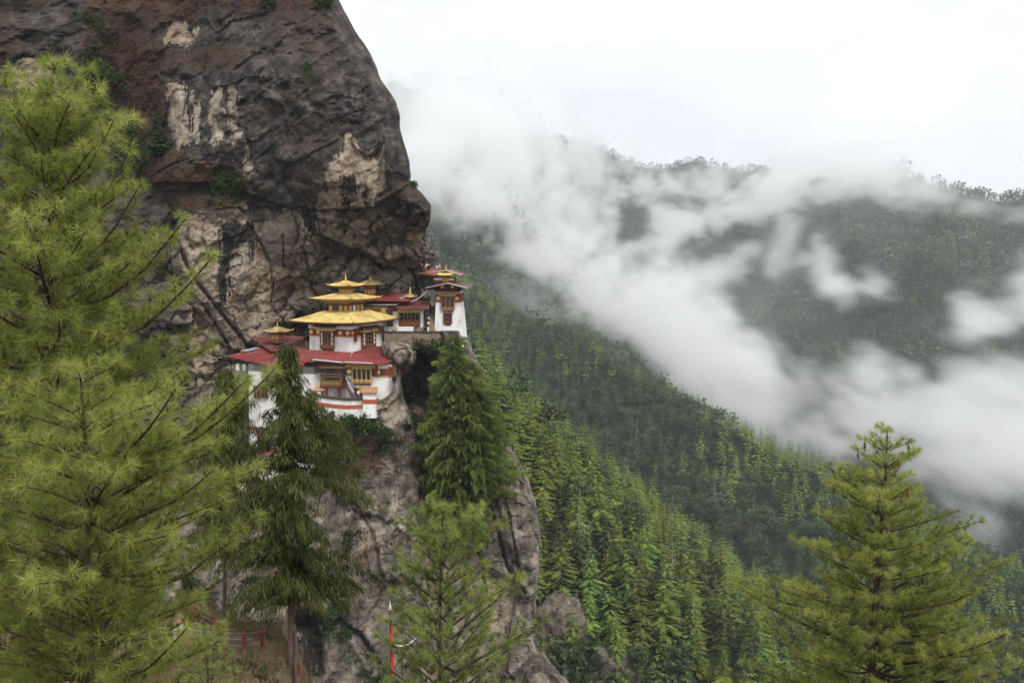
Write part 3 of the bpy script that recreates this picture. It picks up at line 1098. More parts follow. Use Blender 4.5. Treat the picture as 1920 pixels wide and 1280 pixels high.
# --- the overhanging dome and the wall behind the monastery
SIL = [(-170, 330), (-120, 420), (-60, 545), (0, 634), (40, 657), (100, 692), (150, 716), (190, 741), (225, 750), (265, 756), (300, 767), (330, 770),
       (340, 768), (346, 775), (365, 795), (385, 807), (412, 807), (432, 800), (447, 797), (462, 812), (485, 817), (505, 808), (520, 803), (545, 808), (575, 815),
       (600, 824), (640, 840), (700, 860), (800, 880), (900, 900), (1010, 905)]
pys = np.concatenate([np.arange(-170, 700, 2.9), np.arange(700, 1010, 6)])
silr = np.interp(pys, [s[0] for s in SIL], [s[1] for s in SIL]) + 3.4 * fbm(np.stack([pys / 30, pys * 0, pys * 0], -1), 4, 301)
uu = np.concatenate([np.linspace(-360, 180, 60)[:-1], np.linspace(180, 640, 170)])
pxg = np.empty((len(pys), len(uu) + 66))
for k, s_ in enumerate(silr):
    e = max(min(640, s_ - 40), 200)
    a_ = uu.copy()
    m = uu > 180
    a_[m] = 180 + (uu[m] - 180) * (e - 180) / 460
    pxg[k, :len(uu)] = a_
    pxg[k, len(uu):] = e + (s_ - e) * (1 - (1 - np.linspace(0, 1, 67)[1:]) ** 1.25)
pyg = pys[:, None] + 0 * pxg
YF = field([(600, 150, 200), (700, 250, 203), (650, 60, 209), (640, 340, 199), (500, 250, 203), (400, 280, 207), (300, 200, 212), (200, 200, 217), (100, 100, 213),
            (0, 0, 214), (-300, 0, 216), (-300, 400, 216), (500, 0, 210), (300, 0, 219), (500, -120, 232), (200, -150, 240), (-200, -150, 240), (0, 300, 214),
            (640, 425, 203), (770, 410, 205), (600, 500, 215), (600, 540, 222), (700, 515, 220), (770, 510, 221), (700, 570, 226), (480, 450, 211), (420, 520, 211),
            (440, 620, 211), (370, 650, 206), (250, 450, 212), (250, 600, 206), (100, 600, 206), (520, 620, 217), (600, 640, 223), (700, 680, 224), (790, 690, 222),
            (770, 760, 217), (800, 800, 214), (815, 860, 207), (845, 950, 202), (650, 820, 215), (500, 750, 216), (400, 800, 208), (300, 900, 206), (700, 950, 206), (860, 1010, 202),
            (790, 600, 224), (200, 800, 206), (0, 800, 206), (-300, 800, 206)], 62)


def feat1(px, py):
    f = line_step(px, py, [(250, 345), (430, 342), (470, 366), (520, 384), (600, 395), (695, 391), (712, 380), (772, 342)], 2.6, 60)
    f = f + line_step(px, py, [(590, 436), (610, 446), (650, 466), (690, 478), (720, 500), (760, 478), (800, 505)], 7, 45, 4)
    f = f + line_step(px, py, [(500, 560), (560, 520), (610, 480), (640, 480)], 2.5, 50, 4)
    f = f + line_step(px, py, [(655, 262), (672, 283), (690, 293), (718, 283)], 1.5, 60, 3, 6)
    f = f - 3.2 * soft(px, py, [(718, 250), (790, 240), (790, 335), (748, 368), (700, 388), (697, 372), (714, 340)], 16)
    f = f - 3.4 * soft(px, py, [(700, 388), (750, 362), (830, 330), (840, 430), (790, 438), (740, 440), (712, 415)], 22)
    f = f - 2.6 * soft(px, py, [(785, 450), (850, 450), (850, 500), (800, 505), (788, 490)], 14)
    f = f - 3.0 * soft(px, py, [(-400, 20), (120, 40), (158, 90), (150, 180), (60, 330), (-400, 330)], 30)
    f = f + 3.5 * soft(px, py, [(160, 30), (250, 60), (310, 140), (310, 260), (250, 330), (190, 220)], 60)
    f = f - 11 * soft(px, py, [(716, 634), (835, 634), (840, 668), (800, 672), (775, 655), (730, 650)], 16)
    f = f - 4 * soft(px, py, [(340, 380), (465, 375), (470, 520), (430, 620), (350, 540)], 40)
    return f


def fm1(px, py):
    return .12 + .88 * sstep(365, 400, py + .12 * (px - 600) * (px < 600)) * (1 - .6 * soft(px, py, [(340, 395), (560, 395), (520, 600), (420, 640), (345, 520)], 30))


CLIFF, CV, CA = rock_sheet('cliff', pxg, pyg, YF, 46, feat1, {'tan': [(q, 1.4 if k < 4 else 1.1) for k, q in enumerate(TAN)], 'dark_patch': DARK_PATCH, 'pale': PALE, 'brown': BROWN, 'cracks': CRACKS,
                           'grey': [([(330, 395), (720, 395), (830, 480), (900, 520), (900, 1020), (300, 1020)], .85)]}, fac_mask=fm1, amp=(1.6, 1.15))

# --- the outcrop carrying the lower temple
py_top = lambda x: np.interp(x, [-360, 400, 556, 575, 600, 622, 690, 706, 722, 734, 745, 752, 900], [935, 918, 905, 830, 778, 766, 765, 754, 745, 732, 706, 698, 698])
S2R = [(696, 748), (742, 756), (770, 766), (800, 778), (870, 804), (920, 826), (960, 845), (1000, 854), (1100, 884), (1280, 935), (1700, 1010)]
nrow = 190
tt_ = np.linspace(0, 1, nrow) ** 1.15
base_px = np.concatenate([np.linspace(-360, 340, 60)[:-1], np.linspace(340, 752, 150)])
pxo = np.empty((nrow, len(base_px))); pyo = np.empty_like(pxo)
for j, x in enumerate(base_px):
    t0 = float(py_top(x))
    pyo[:, j] = t0 + (1720 - t0) * tt_
# spread the columns so that the last one follows the edge
edge_y = pyo
edge_x = np.interp(edge_y, [s[0] for s in S2R], [s[1] for s in S2R]) + 2 * fbm(np.stack([edge_y / 25, edge_y * 0, edge_y * 0], -1), 3, 311)
fr = (base_px - 340) / (752 - 340)
pxo = np.where(base_px[None] < 340, base_px[None] + 0 * edge_x, 340 + fr[None] * (edge_x - 340))
YO = field([(600, 790, 191), (650, 785, 190.6), (700, 775, 191.6), (722, 760, 192.5), (737, 745, 194.5), (747, 705, 198.5), (780, 830, 199), (650, 900, 191), (560, 920, 192), (400, 930, 194), (0, 950, 196), (-300, 950, 196), (820, 930, 196),
            (650, 1050, 188), (760, 1050, 191), (850, 1080, 195), (700, 1280, 184), (900, 1280, 192), (560, 1180, 184), (400, 1100, 184), (200, 1100, 186), (0, 1200, 186),
            (450, 1350, 180), (800, 1500, 180), (400, 1700, 176), (900, 1700, 184)], 85)


def feat2(px, py):
    f = 5 * soft(px, py, [(545, 1150), (600, 1143), (612, 1200), (604, 1262), (556, 1275)], 16)
    f = f + 4.5 * soft(px, py, [(345, 1075), (385, 1108), (405, 1140), (398, 1190), (340, 1180)], 10)
    f = f - 2 * soft(px, py, [(360, 1080), (430, 1060), (520, 1075), (540, 1190), (420, 1190), (400, 1130)], 20)
    f = f + 2.2 * soft(px, py, [(775, 800), (800, 870), (845, 965), (800, 960), (770, 880), (750, 800)], 14)
    f = f + line_step(px, py, [(560, 1140), (620, 1150), (680, 1190), (720, 1260)], 1.8, 80, 3)
    return f


O2, OV, OA = rock_sheet('rock_outcrop_ground', pxo, pyo, YO, 26, feat2, {
    'tan': [([(680, 772), (712, 762), (742, 735), (760, 760), (752, 780), (740, 800), (700, 810)], 1.), ([(770, 945), (785, 940), (790, 1000), (776, 1010)], .8),
            ([(330, 880), (470, 900), (480, 935), (330, 930)], .8), ([(690, 850), (760, 870), (770, 890), (700, 880)], .5), ([(640, 960), (730, 900), (790, 960), (760, 1060), (660, 1040)], .45), ([(420, 1080), (540, 1090), (545, 1200), (430, 1200)], .5)],
    'dark_patch': [([(546, 1150), (600, 1144), (612, 1200), (604, 1266), (556, 1275)], .75), ([(755, 790), (770, 790), (850, 960), (830, 965)], .55), ([(350, 1080), (400, 1140), (398, 1190), (345, 1170)], .8)],  # darker colour over the carved hollow, the gully edge and the cave
    'pale': [([(440, 1090), (540, 1090), (540, 1240), (430, 1240)], .35), ([(700, 850), (790, 850), (820, 1000), (720, 1020)], .25)],
    'brown': [([(600, 775), (700, 790), (745, 830), (720, 900), (650, 930), (560, 920), (560, 820)], .75), ([(620, 1000), (720, 1020), (740, 1130), (640, 1130)], .5),
              ([(770, 800), (800, 860), (830, 940), (815, 940), (760, 830)], .6)],
    'all_grey': 1., 'cracks': [([(560, 1140), (620, 1150), (680, 1190), (740, 1290)], 3, 1.), ([(640, 900), (700, 1000), (720, 1100)], 3, .6),
                               ([(800, 880), (780, 960), (820, 1080)], 3, .7)]},
    fac_mask=lambda px, py: .25 + 0 * px, amp=(1.7, .75), top_cap=[4, 10, 22, 34])

# --- the buttress under the tower
S3R = [(619, 868), (650, 884), (690, 905), (740, 921), (800, 938), (850, 966), (900, 991), (950, 1006), (1000, 1013), (1060, 1013), (1130, 1005), (1170, 1007), (1210, 1012), (1240, 1030), (1300, 1062), (1400, 1100), (1720, 1180)]
S3L = [(619, 800), (700, 812), (800, 822), (900, 838), (960, 838), (1100, 860), (1720, 900)]
pyb = np.concatenate([np.arange(621, 1280, 3.3), np.arange(1280, 1720, 8)])
rgt = np.interp(pyb, [s[0] for s in S3R], [s[1] for s in S3R]) + 2.5 * fbm(np.stack([pyb / 20, pyb * 0, pyb * 0], -1), 4, 321)
lft = np.interp(pyb, [s[0] for s in S3L], [s[1] for s in S3L])
pxb = lerp_cols(lft, rgt, 72, .9)
pyb = pyb[:, None] + 0 * pxb
YB = field([(840, 620, 210), (880, 700, 211), (900, 800, 208), (950, 900, 208), (880, 900, 205), (870, 1000, 203), (960, 1000, 203), (940, 1150, 200), (1000, 1150, 204), (1000, 1300, 198), (900, 1300, 198), (1000, 1700, 192)], 80)


def feat3(px, py):
    f = 1.8 * soft(px, py, [(900, 1075), (965, 1085), (972, 1120), (950, 1190), (912, 1185)], 12)
    f = f - 1.8 * soft(px, py, [(940, 940), (1030, 930), (1030, 1150), (975, 1110), (950, 1020)], 18)
    return f


O3, BV, BA = rock_sheet('tower_buttress_ground', pxb, pyb, YB, 16, feat3, {
    'tan': [([(903, 1078), (962, 1088), (968, 1120), (950, 1185), (914, 1180)], 1.), ([(1004, 1010), (1014, 1000), (1010, 1120), (1002, 1110)], .9), ([(925, 955), (948, 930), (960, 940), (940, 975)], .9),
            ([(930, 975), (945, 975), (940, 995)], .8), ([(866, 620), (880, 630), (920, 730), (905, 730)], .5)],
    'dark_patch': [([(895, 975), (930, 1020), (900, 1060), (880, 1000)], .4)],
    'brown': [([(830, 925), (900, 930), (900, 970), (850, 975)], .9), ([(920, 740), (940, 800), (985, 880), (960, 880), (925, 820)], .7), ([(850, 640), (890, 690), (915, 760), (890, 760)], .8)],
    'all_grey': 1., 'cracks': [([(915, 945), (935, 1000), (950, 1060), (985, 1110)], 3, 1.2), ([(945, 930), (960, 1000), (975, 1080)], 3, .8), ([(880, 980), (905, 1060), (912, 1120)], 3, 1.)]},
    fac_mask=lambda px, py: .35 + 0 * px, amp=(1.3, .7), left_back=14, top_cap=[3, 8, 16])


def blob_rock(name, label, poly, Y, depth, seed, tan=.3, grey=.9, brown=.2, n=46, cat='boulder', rough=2.2):
    """a boulder: a closed lump whose outline follows poly (photo pixels) with real thickness"""
    c = np.mean(poly, 0)
    a = np.linspace(0, 2 * PI, 73)[:-1]
    out_ = []
    for q in a:
        u = np.array([math.cos(q), math.sin(q)])
        ts = np.linspace(0, 260, 521)
        P = c + ts[:, None] * u
        ins = inpoly(P[:, 0], P[:, 1], poly)
        out_.append(ts[ins].max() if ins.any() else 5)
    out_ = np.array(out_)
    out_ = (np.roll(out_, 1) + 2 * out_ + np.roll(out_, -1)) / 4
    th = np.linspace(0, PI, n)
    V = []
    for k in th:
        r = math.sin(k) ** .8
        p = c + (out_ * r)[:, None] * np.stack([np.cos(a), np.sin(a)], 1)
        V.append(at(p[:, 0], p[:, 1], Y - depth * math.cos(k)))
    V = np.array(V)
    nrm = V - V.reshape(-1, 3).mean(0)
    nrm /= np.linalg.norm(nrm, axis=-1, keepdims=True) + 1e-9
    fh, fe = facets(V / 4.5, seed)
    V = V + nrm * (fbm(V / 2.5, 5, seed)[..., None] * .8 + fh[..., None] * rough)
    n0 = V.shape[0]
    V2 = np.concatenate([V, V[:, :1]], 1)
    sz = V2.shape[0] * V2.shape[1]
    A = {'tan': np.full(sz, tan), 'grey': np.full(sz, grey), 'brown': np.full(sz, brown), 'dark_patch': np.zeros(sz), 'pale': np.zeros(sz),
         'crack': (.6 * np.exp(-np.concatenate([fe, fe[:, :1]], 1) * 16)).ravel()}
    me = np_mesh(name, V2.reshape(-1, 3), grid_faces(n0, 73), A, [ROCK], smooth=True)
    return tag(link(name, me), label, cat)


blob_rock('boulder', 'big dark overhanging boulder with pale underside wedged between red roof and gully',
          [(716, 642), (735, 637), (765, 646), (778, 660), (772, 680), (758, 694), (745, 696), (726, 680), (716, 662)], 203, 7, 501, .42, .75, .05, rough=.8)
blob_rock('boulder', 'brown rock outcrop with dark hollow among shrubs right of the cliff foot',
          [(1000, 1140), (1030, 1118), (1060, 1112), (1086, 1124), (1102, 1158), (1118, 1230), (1100, 1290), (1020, 1290), (990, 1220)], 334, 11, 502, .25, .85, .35, cat='rock')
blob_rock('boulder', 'jagged purple brown rock slab at the bottom edge beside dark shrubs',
          [(1098, 1222), (1118, 1206), (1150, 1212), (1178, 1224), (1200, 1262), (1225, 1340), (1160, 1390), (1100, 1380), (1090, 1290)], 329, 11, 503, .2, .7, .35, cat='rock')
blob_rock('boulder', 'pale grey lichen covered boulder behind the small pine at the bottom edge',
          [(975, 1265), (1000, 1248), (1030, 1252), (1062, 1275), (1080, 1320), (1000, 1340), (965, 1310)], 190, 8, 504, .0, 1., .2)

# ------------------------------------------------------------------ shrubs and grass on the rock
M_BROWN = leafmat('dry_shrub_twigs', [(.045, .024, .014), (.095, .046, .024), (.13, .09, .04)], .1, objvar=0, nscale=.25)
M_GREEN = leafmat('green_shrub_leaves', [(.026, .045, .014), (.05, .085, .022), (.105, .15, .04)], .25, objvar=.1, nscale=.25)
M_GRASS = leafmat('dry_grass_blades', [(.10, .075, .035), (.19, .145, .07), (.25, .21, .12)], .2, objvar=0, nscale=.8)


def tufts(name, P, N, size, per, mat, seed, up=.6, slim=.5, tint=None):
    """leaf-sized triangles standing round the points P"""
    r = np.random.default_rng(seed)
    n = len(P)
    c = np.repeat(P, per, 0) + r.normal(0, 1, (n * per, 3)) * np.repeat(np.broadcast_to(size, n), per)[:, None] * .55
    d = r.normal(0, 1, (n * per, 3)) + np.repeat(N, per, 0) * .9 + np.array([0, 0, up])
    d /= np.linalg.norm(d, axis=1, keepdims=True)
    a = np.cross(d, r.normal(0, 1, (n * per, 3)))
    a /= np.linalg.norm(a, axis=1, keepdims=True)
    s = np.repeat(np.broadcast_to(size, n), per)[:, None] * r.uniform(.5, 1.1, (n * per, 1))
    V = np.stack([c - a * s * slim * .5, c + a * s * slim * .5, c + d * s * 1.1], 1).reshape(-1, 3)
    T = np.repeat(np.clip(np.repeat(r.uniform(.1, .8, n) if tint is None else tint, per) + r.normal(0, .15, n * per), 0, 1), 3)
    Fc = np.arange(len(V)).reshape(-1, 3)
    return np_mesh(name, V, Fc, {'tint': T}, [mat])


def face_points(V, weight, n, seed):
    """n points on a rock face, thicker where weight is high"""
    r = np.random.default_rng(seed)
    e1 = V[1:, 1:] - V[:-1, :-1]; e2 = V[1:, :-1] - V[:-1, 1:]
    nn = np.cross(e1, e2); ar = np.linalg.norm(nn, axis=-1)
    nn = nn / (ar[..., None] + 1e-9)
    nn = np.where((nn[..., 1:2] > 0), -nn, nn)
    w_ = (weight[1:, 1:] * ar).ravel()
    k = r.choice(len(w_), n, p=w_ / w_.sum())
    i, j = np.divmod(k, V.shape[1] - 1)
    u, v = r.random((2, n, 1))
    P = V[i, j] * (1 - u) * (1 - v) + V[i + 1, j] * u * (1 - v) + V[i, j + 1] * (1 - u) * v + V[i + 1, j + 1] * u * v
    return P, nn[i, j]


def pixmask(V, polys, w_=25, sc=3.):
    px, py = pix(V)
    q = 8 * fbm(V / sc, 3, 8)
    m = np.zeros(px.shape)
    for pl in polys:
        m = np.maximum(m, soft(px + q, py + q, pl, w_))
    return m


nz = fbm(CV / 4, 4, 601)
wgt = np.clip(pixmask(CV, BROWN[:2] + BROWN[4:], 40) - .25, 0, 1) * sstep(-.1, .35, nz) * (pix(CV)[1] > -160)
P, N = face_points(CV, wgt, 4200, 3)
o = tag(link('dry_brush', tufts('dry_brush', P, N, rng.uniform(.35, .95, len(P)), 7, M_BROWN, 5, .5, .35)), kind='stuff')
nz = fbm(CV / 5, 4, 611)
wgt = pixmask(CV, [(160, 100), (250, 100), (260, 200), (180, 260)] and [[(160, 90), (215, 90), (240, 190), (180, 200)], [(400, 330), (455, 330), (450, 380), (395, 380)], [(150, 30), (190, 40), (180, 80), (150, 80)],
                        [(575, 130), (600, 160), (590, 170)], [(205, 200), (255, 230), (270, 330), (215, 330)]], 25) * sstep(-.15, .2, nz)
P, N = face_points(CV, wgt, 1500, 4)
PP, NN = [P], [N]
nz = fbm(OV / 4, 4, 621)
wgt = pixmask(OV, [[(600, 775), (665, 775), (720, 800), (740, 830), (700, 860), (690, 930), (640, 950), (560, 940), (560, 830)], [(770, 775), (800, 820), (845, 940), (825, 935), (790, 850)],
                        [(610, 1140), (650, 1140), (690, 1200), (730, 1290), (700, 1290), (650, 1210), (600, 1170)], [(640, 950), (690, 960), (680, 1010), (640, 1040)]], 25) * sstep(-.1, .3, nz)
P, N = face_points(OV, wgt, 2600, 6); PP.append(P); NN.append(N)
nz = fbm(BV / 4, 4, 631)
wgt = pixmask(BV, [[(850, 630), (890, 660), (940, 800), (985, 880), (950, 900), (930, 960), (850, 970), (840, 800)], [(970, 1150), (1012, 1170), (1040, 1270), (970, 1280)]], 25) * sstep(-.05, .3, nz)
P, N = face_points(BV, wgt, 1500, 7); PP.append(P); NN.append(N)
wgt = pixmask(CV, [[(725, 628), (800, 628), (830, 640), (830, 668), (790, 668), (770, 640)], [(765, 775), (800, 790), (850, 860), (850, 960), (825, 920), (790, 850)]], 20)
P, N = face_points(CV, wgt, 1300, 8); PP.append(P); NN.append(N)
PP = np.concatenate(PP); NN = np.concatenate(NN)
o = tag(link('green_undergrowth', tufts('green_undergrowth', PP, NN, rng.uniform(.3, .8, len(PP)), 8, M_GREEN, 9, .5, .6)), kind='stuff')
wgt = pixmask(OV, [[(640, 880), (760, 800), (800, 880), (780, 1000), (650, 1050)], [(640, 980), (740, 1000), (760, 1150), (640, 1120)]], 40) * sstep(.0, .4, fbm(OV / 2.2, 4, 641))
P, N = face_points(OV, wgt, 2600, 10)
wg2 = pixmask(BV, BROWN and [[(830, 925), (900, 930), (900, 965), (850, 970)], [(920, 740), (985, 880), (960, 890), (925, 830)]], 20)
P2, N2 = face_points(BV, wg2, 400, 12)
P = np.concatenate([P, P2]); N = np.concatenate([N, N2])
o = tag(link('dry_rock_plants', tufts('dry_rock_plants', P, N, rng.uniform(.25, .6, len(P)), 6, M_BROWN, 11, .5, .4)), kind='stuff')


def bush_mesh(name, seed, mat, n=90, per=6):
    r = np.random.default_rng(seed)
    v = r.normal(0, 1, (n, 3)); v /= np.linalg.norm(v, axis=1, keepdims=True)
    v[:, 2] = np.abs(v[:, 2]) * .9
    lob = 1 + .35 * fbm(v * 1.6 + seed, 3, seed)
    P = v * lob[:, None] * r.uniform(.55, 1, (n, 1)) * np.array([.5, .5, .62]) + [0, 0, .2]
    return tufts(name, P, v, .17, per, mat, seed, .4, .7)


BUSH = [bush_mesh('shrub', 700 + k, M_GREEN) for k in range(4)]


def surf_point(V, px, py):
    x, y = pix(V)
    d = (x - px) ** 2 + (y - py) ** 2 + .02 * (V[..., 1] - V[..., 1].min()) ** 2
    return V.reshape(-1, 3)[d.argmin()]


for px_, py_, hpx, V_, lab in ((688, 800, 46, OV, 'leafy green shrub growing right below the red banded courtyard wall'),
                              (655, 795, 40, OV, 'green shrub left of the larger one below the curved courtyard wall'),
                              (640, 850, 46, OV, 'dark green shrub on the rock beside the tall weeping cypress'),
                              (728, 815, 26, OV, 'small green shrub on the tan rock corner under the white temple'),
                              (762, 655, 30, CV, 'green shrub hanging from the terrace wall beside the dark boulder'),
                              (790, 650, 36, CV, 'bushy green shrub below the terrace wall left of the fir'),
                              (818, 655, 40, CV, 'green shrub at the foot of the white tower close to the fir top'),
                              (790, 800, 42, CV, 'bright green shrub at the upper end of the dark gully'),
                              (822, 850, 46, CV, 'dark green shrub filling the gully between outcrop and fir'),
                              (895, 905, 34, BV, 'green shrub on the buttress ledge right of the fir foot'),
                              (850, 950, 30, BV, 'low green shrub at the foot of the fir above the reddish ledge'),
                              (625, 1150, 34, OV, 'round green shrub on the rock right of the cypress trunk'),
                              (650, 1190, 26, OV, 'small bright shrub on the diagonal crack below the cypress crown'),
                              (200, 150, 50, CV, 'dark green shrub on the brown ledges near the top left'),
                              (430, 360, 26, CV, 'bright green shrub on the rusty ledge in the middle of the cliff'),
                              (505, 10, 30, CV, 'olive shrub on the brow of the cliff at the top edge'),
                              (610, 8, 34, CV, 'dark twiggy shrub at the top right brow of the cliff'),
                              (775, 350, 18, CV, 'dry grassy shrub on the rounded shoulder under the dome edge')):
    p = surf_point(V_, px_, py_)
    s = hpx * p[1] / F
    o = link('shrub', BUSH[px_ % 4])
    o.location = p + np.array([0, -.3 * s, -.25 * s])
    o.rotation_euler = (0, 0, px_ * 1.7)
    o.scale = (s * 1.1, s * .8, s)
    tag(o, lab, 'shrub', 'shrubs on the cliff')

def terrain_hit(px, py):
    ys = np.linspace(250, 900, 2600)
    P = at(px, py, ys)
    m = P[:, 2] < theight(P[:, 0], P[:, 1])
    return float(ys[m.argmax()]) if m.any() else 330.


# conifers standing on the rock
FIR = conifer_mesh('fir_tree', 801, 64, 18, .2, [M_BARK, M_FIR], .12, 15, .42, .03, .012, wdf=.04, tw=.15, rag=.28)
p = surf_point(BV, 856, 955)
o = link('fir_tree', FIR)
o.location = (p[0], p[1] - 5, p[2] - 3)
s = 372 * p[1] / F
o.scale = (s * .82, s * .72, s)
o.rotation_euler = (R(1), R(-2), 1)
tag(o, 'tall bushy green fir standing in the gully below the white tower', 'tree')
o2 = link('fir_tree', FIR)
p2 = at(893, 930, p[1] - 6)
o2.location = (p2[0], p2[1], p2[2])
o2.scale = (s * .78, s * .7, s * .68)
o2.rotation_euler = (R(1), R(3), 3.3)
tag(o2, 'shorter green fir leaning on the right side of the tall fir', 'tree')
M_FIR2 = leafmat('young_fir_needles', [(.018, .036, .016), (.03, .062, .024), (.05, .09, .034)], .2, objvar=.1, nscale=.2)
FIRB = conifer_mesh('small_fir_tree', 802, 22, 11, .24, [M_BARK, M_FIR2], .2, 6, .75, .02, .012, wdf=.1)
for px_, py_, hpx, lab in ((300, 288, 96, 'dark green young fir on a ledge in the brown upper cliff'), (232, 275, 62, 'smaller dusky fir left of the young fir on the upper cliff'),
                          (1030, 1050, 80, 'yellowish green conifer right against the edge of the grey buttress')):
    p = surf_point(CV if px_ < 900 else BV, px_, py_)
    o = link('fir_tree', FIRB if px_ < 900 else LIGHTS[1])
    if px_ > 900: p = at(px_, py_, terrain_hit(px_, py_) - .5)
    s = hpx * p[1] / F
    o.location = (p[0], p[1] - .8, p[2] - .5); o.scale = (s * 1.25, s * .9, s)
    o.rotation_euler = (0, 0, px_)
    tag(o, lab, 'tree')
# a bare dead snag on the edge of the buttress
p = surf_point(BV, 928, 812)

# ------------------------------------------------------------------ the near hillside and the grassy path ledge
gx = np.arange(-34, 34.1, .35); gy = np.arange(-3, 74, .35)
X, Y = np.meshgrid(gx, gy, indexing='ij')
pb = np.stack([X, Y, 0 * X], -1)
Z = -1.75 - .50 * Y - 2.5 * sstep(20, 60, Y)
d = np.hypot(np.maximum(X + 12.6, 0) * 1.05 + np.minimum(X + 17, 0) * .12, (Y - 50) * .62)
ledge = -18.75 + .12 * (X + 13) * (X < -13) - .22 * np.maximum(X + 12.0, 0) - .02 * (Y - 50) + .9 * sstep(-14.2, -15.5, X) * sstep(47, 52, Y)
k = 1 - sstep(2.2, 5.6, d)
Z = Z * (1 - k) + np.maximum(Z, ledge) * k
Z = Z - 14 * sstep(57, 66, Y) - 3 * sstep(2, 24, X) * sstep(30, 60, Y)
Z = Z + .16 * fbm(pb / 1.1, 4, 651) + .35 * fbm(pb / 4, 3, 652)
HV = np.stack([X, Y, Z], -1)
mh, t, b = newmat('dry_hillside')
g = t.nodes.new('ShaderNodeNewGeometry').outputs['Position']
c = ramp(t, noise(t, 1.1, 7, .65, vec=g), [(.3, (.05, .036, .022)), (.48, (.125, .088, .055)), (.6, (.17, .125, .08)), (.75, (.23, .19, .13))])
t.links.new(c, b.inputs['Base Color']); b.inputs['Roughness'].default_value = .95
bump(t, b, noise(t, 5, 6, .7, vec=g), .9, .08)
o = tag(link('hillside_ground', np_mesh('hillside_ground', HV.reshape(-1, 3), grid_faces(len(gx), len(gy))[:, ::-1], mats=[mh], smooth=True)), kind='structure')


def ground_z(x, y):
    i = np.clip((np.asarray(x, float) + 34) / .35, 0, len(gx) - 1.001); j = np.clip((np.asarray(y, float) + 3) / .35, 0, len(gy) - 1.001)
    a, b_ = i.astype(int), j.astype(int)
    u, v = i - a, j - b_
    return Z[a, b_] * (1 - u) * (1 - v) + Z[a + 1, b_] * u * (1 - v) + Z[a, b_ + 1] * (1 - u) * v + Z[a + 1, b_ + 1] * u * v


def ground_hit(px, py, y0=30, y1=62):
    """where the ray through a pixel meets the hillside"""
    ys = np.linspace(y0, y1, 900)
    P = at(px, py, ys)
    m = P[:, 2] < ground_z(P[:, 0], P[:, 1])
    k = int(np.argmax(m)) if m.any() else len(ys) // 2
    return P[k]


gp = np.stack([rng.uniform(-22, -6, 26000), rng.uniform(36, 60, 26000)], 1)
gz = ground_z(gp[:, 0], gp[:, 1])
GP = np.c_[gp, gz]
px, py = pix(GP)
nz = fbm(GP / 1.4, 3, 661)
path_d = polydist(px, py, [(330, 1160), (380, 1185), (440, 1205), (500, 1215)])
m = (nz > -.25) & (px > 280) & (px < 640) & (py > 1120) & (py < 1340) & ~((path_d < 14) & (py < 1222))
GP = GP[m][:7000]
o = tag(link('dry_grass', tufts('dry_grass', GP, np.tile([0, -.3, .8], (len(GP), 1)), rng.uniform(.1, .3, len(GP)), 7, M_GRASS, 12, 1.2, .16)), kind='stuff')
m = nz[m][:7000] > .32
q = GP[m][::4]
o = tag(link('low_plants', tufts('low_plants', q, np.tile([0, -.3, .8], (len(q), 1)), rng.uniform(.12, .28, len(q)), 7, M_GREEN, 13, .8, .5)), kind='stuff')

BUSHD = [bush_mesh('shrub', 720 + k, M_DARK) for k in range(3)]
for k, (px_, py_, hpx, Y_, lab) in enumerate((
        (1045, 1098, 70, 325, 'big dark shrub crowning the brown outcrop right of the buttress'), (1012, 1120, 40, 320, 'dark shrub squeezed between the buttress edge and the brown outcrop'),
        (1075, 1230, 95, 300, 'large dark green bush between the two rock outcrops at the bottom'), (1040, 1270, 70, 298, 'dark bush at the bottom edge below the brown outcrop'),
        (1105, 1200, 34, 312, 'small green bush above the jagged rock slab'), (1100, 1300, 60, 296, 'yellow green bush at the bottom edge left of the rock slab'),
        (1165, 1300, 60, 300, 'dark bush at the bottom edge right under the rock slab'), (1120, 1130, 60, 345, 'green bush right of the brown outcrop among the conifers'))):
    Y_ = terrain_hit(px_, py_ + .42 * hpx) - 1.5
    P = at(px_, py_, Y_)
    s = hpx * Y_ / F
    o = link('shrub', BUSHD[k % 3] if k != 5 else BUSH[1])
    o.location = P - np.array([0, 0, .45 * s]); o.rotation_euler = (0, 0, k * 1.9); o.scale = (s * 1.15, s, s)
    tag(o, lab, 'shrub', 'shrubs by the lower outcrops')

# ------------------------------------------------------------------ the monastery
WHITE = plain('whitewash', (.78, .765, .735), .9, var=.06, scale=.6, spec=.1, dirt=(.46, .42, .36), dscale=.45, bmp=.4)
REDP = plain('red_ochre_band', (.215, .052, .034), .85, var=.25, scale=1.5, spec=.1)
MAROON = plain('maroon_timber', (.12, .034, .026), .8, var=.3, scale=2.5)
TIMBER = plain('carved_timber', (.20, .085, .038), .75, var=.4, scale=3)
OCHRE = plain('ochre_painted_beam', (.52, .34, .12), .7, var=.25, scale=2)
GOLD = plain('gilded_roof', (.78, .61, .22), .5, metal=.15, var=.22, scale=.55, spec=.5, dirt=(.45, .31, .12), dscale=.6)
OLDGOLD = plain('weathered_gilding', (.50, .38, .17), .6, metal=.1, var=.3, scale=.8, dirt=(.28, .2, .1), dscale=.7)
GILT = plain('gilded_metal', (.72, .50, .14), .35, metal=.5, var=.15, scale=3, spec=.5)
REDROOF = plain('red_sheet_roof', (.215, .042, .038), .6, var=.25, scale=.5, spec=.3, dirt=(.29, .105, .095), dscale=.35)
OLDROOF = plain('faded_maroon_roof', (.15, .045, .042), .6, var=.25, scale=.7, spec=.3, dirt=(.22, .11, .10), dscale=.5)
GLASS = plain('dark_window_and_opening', (.018, .016, .015), .25, var=.2, spec=.5)  # window panes, and the near-black porch recess and doorway
PAPER = plain('white_paper_pane', (.74, .72, .68), .8, var=.05)
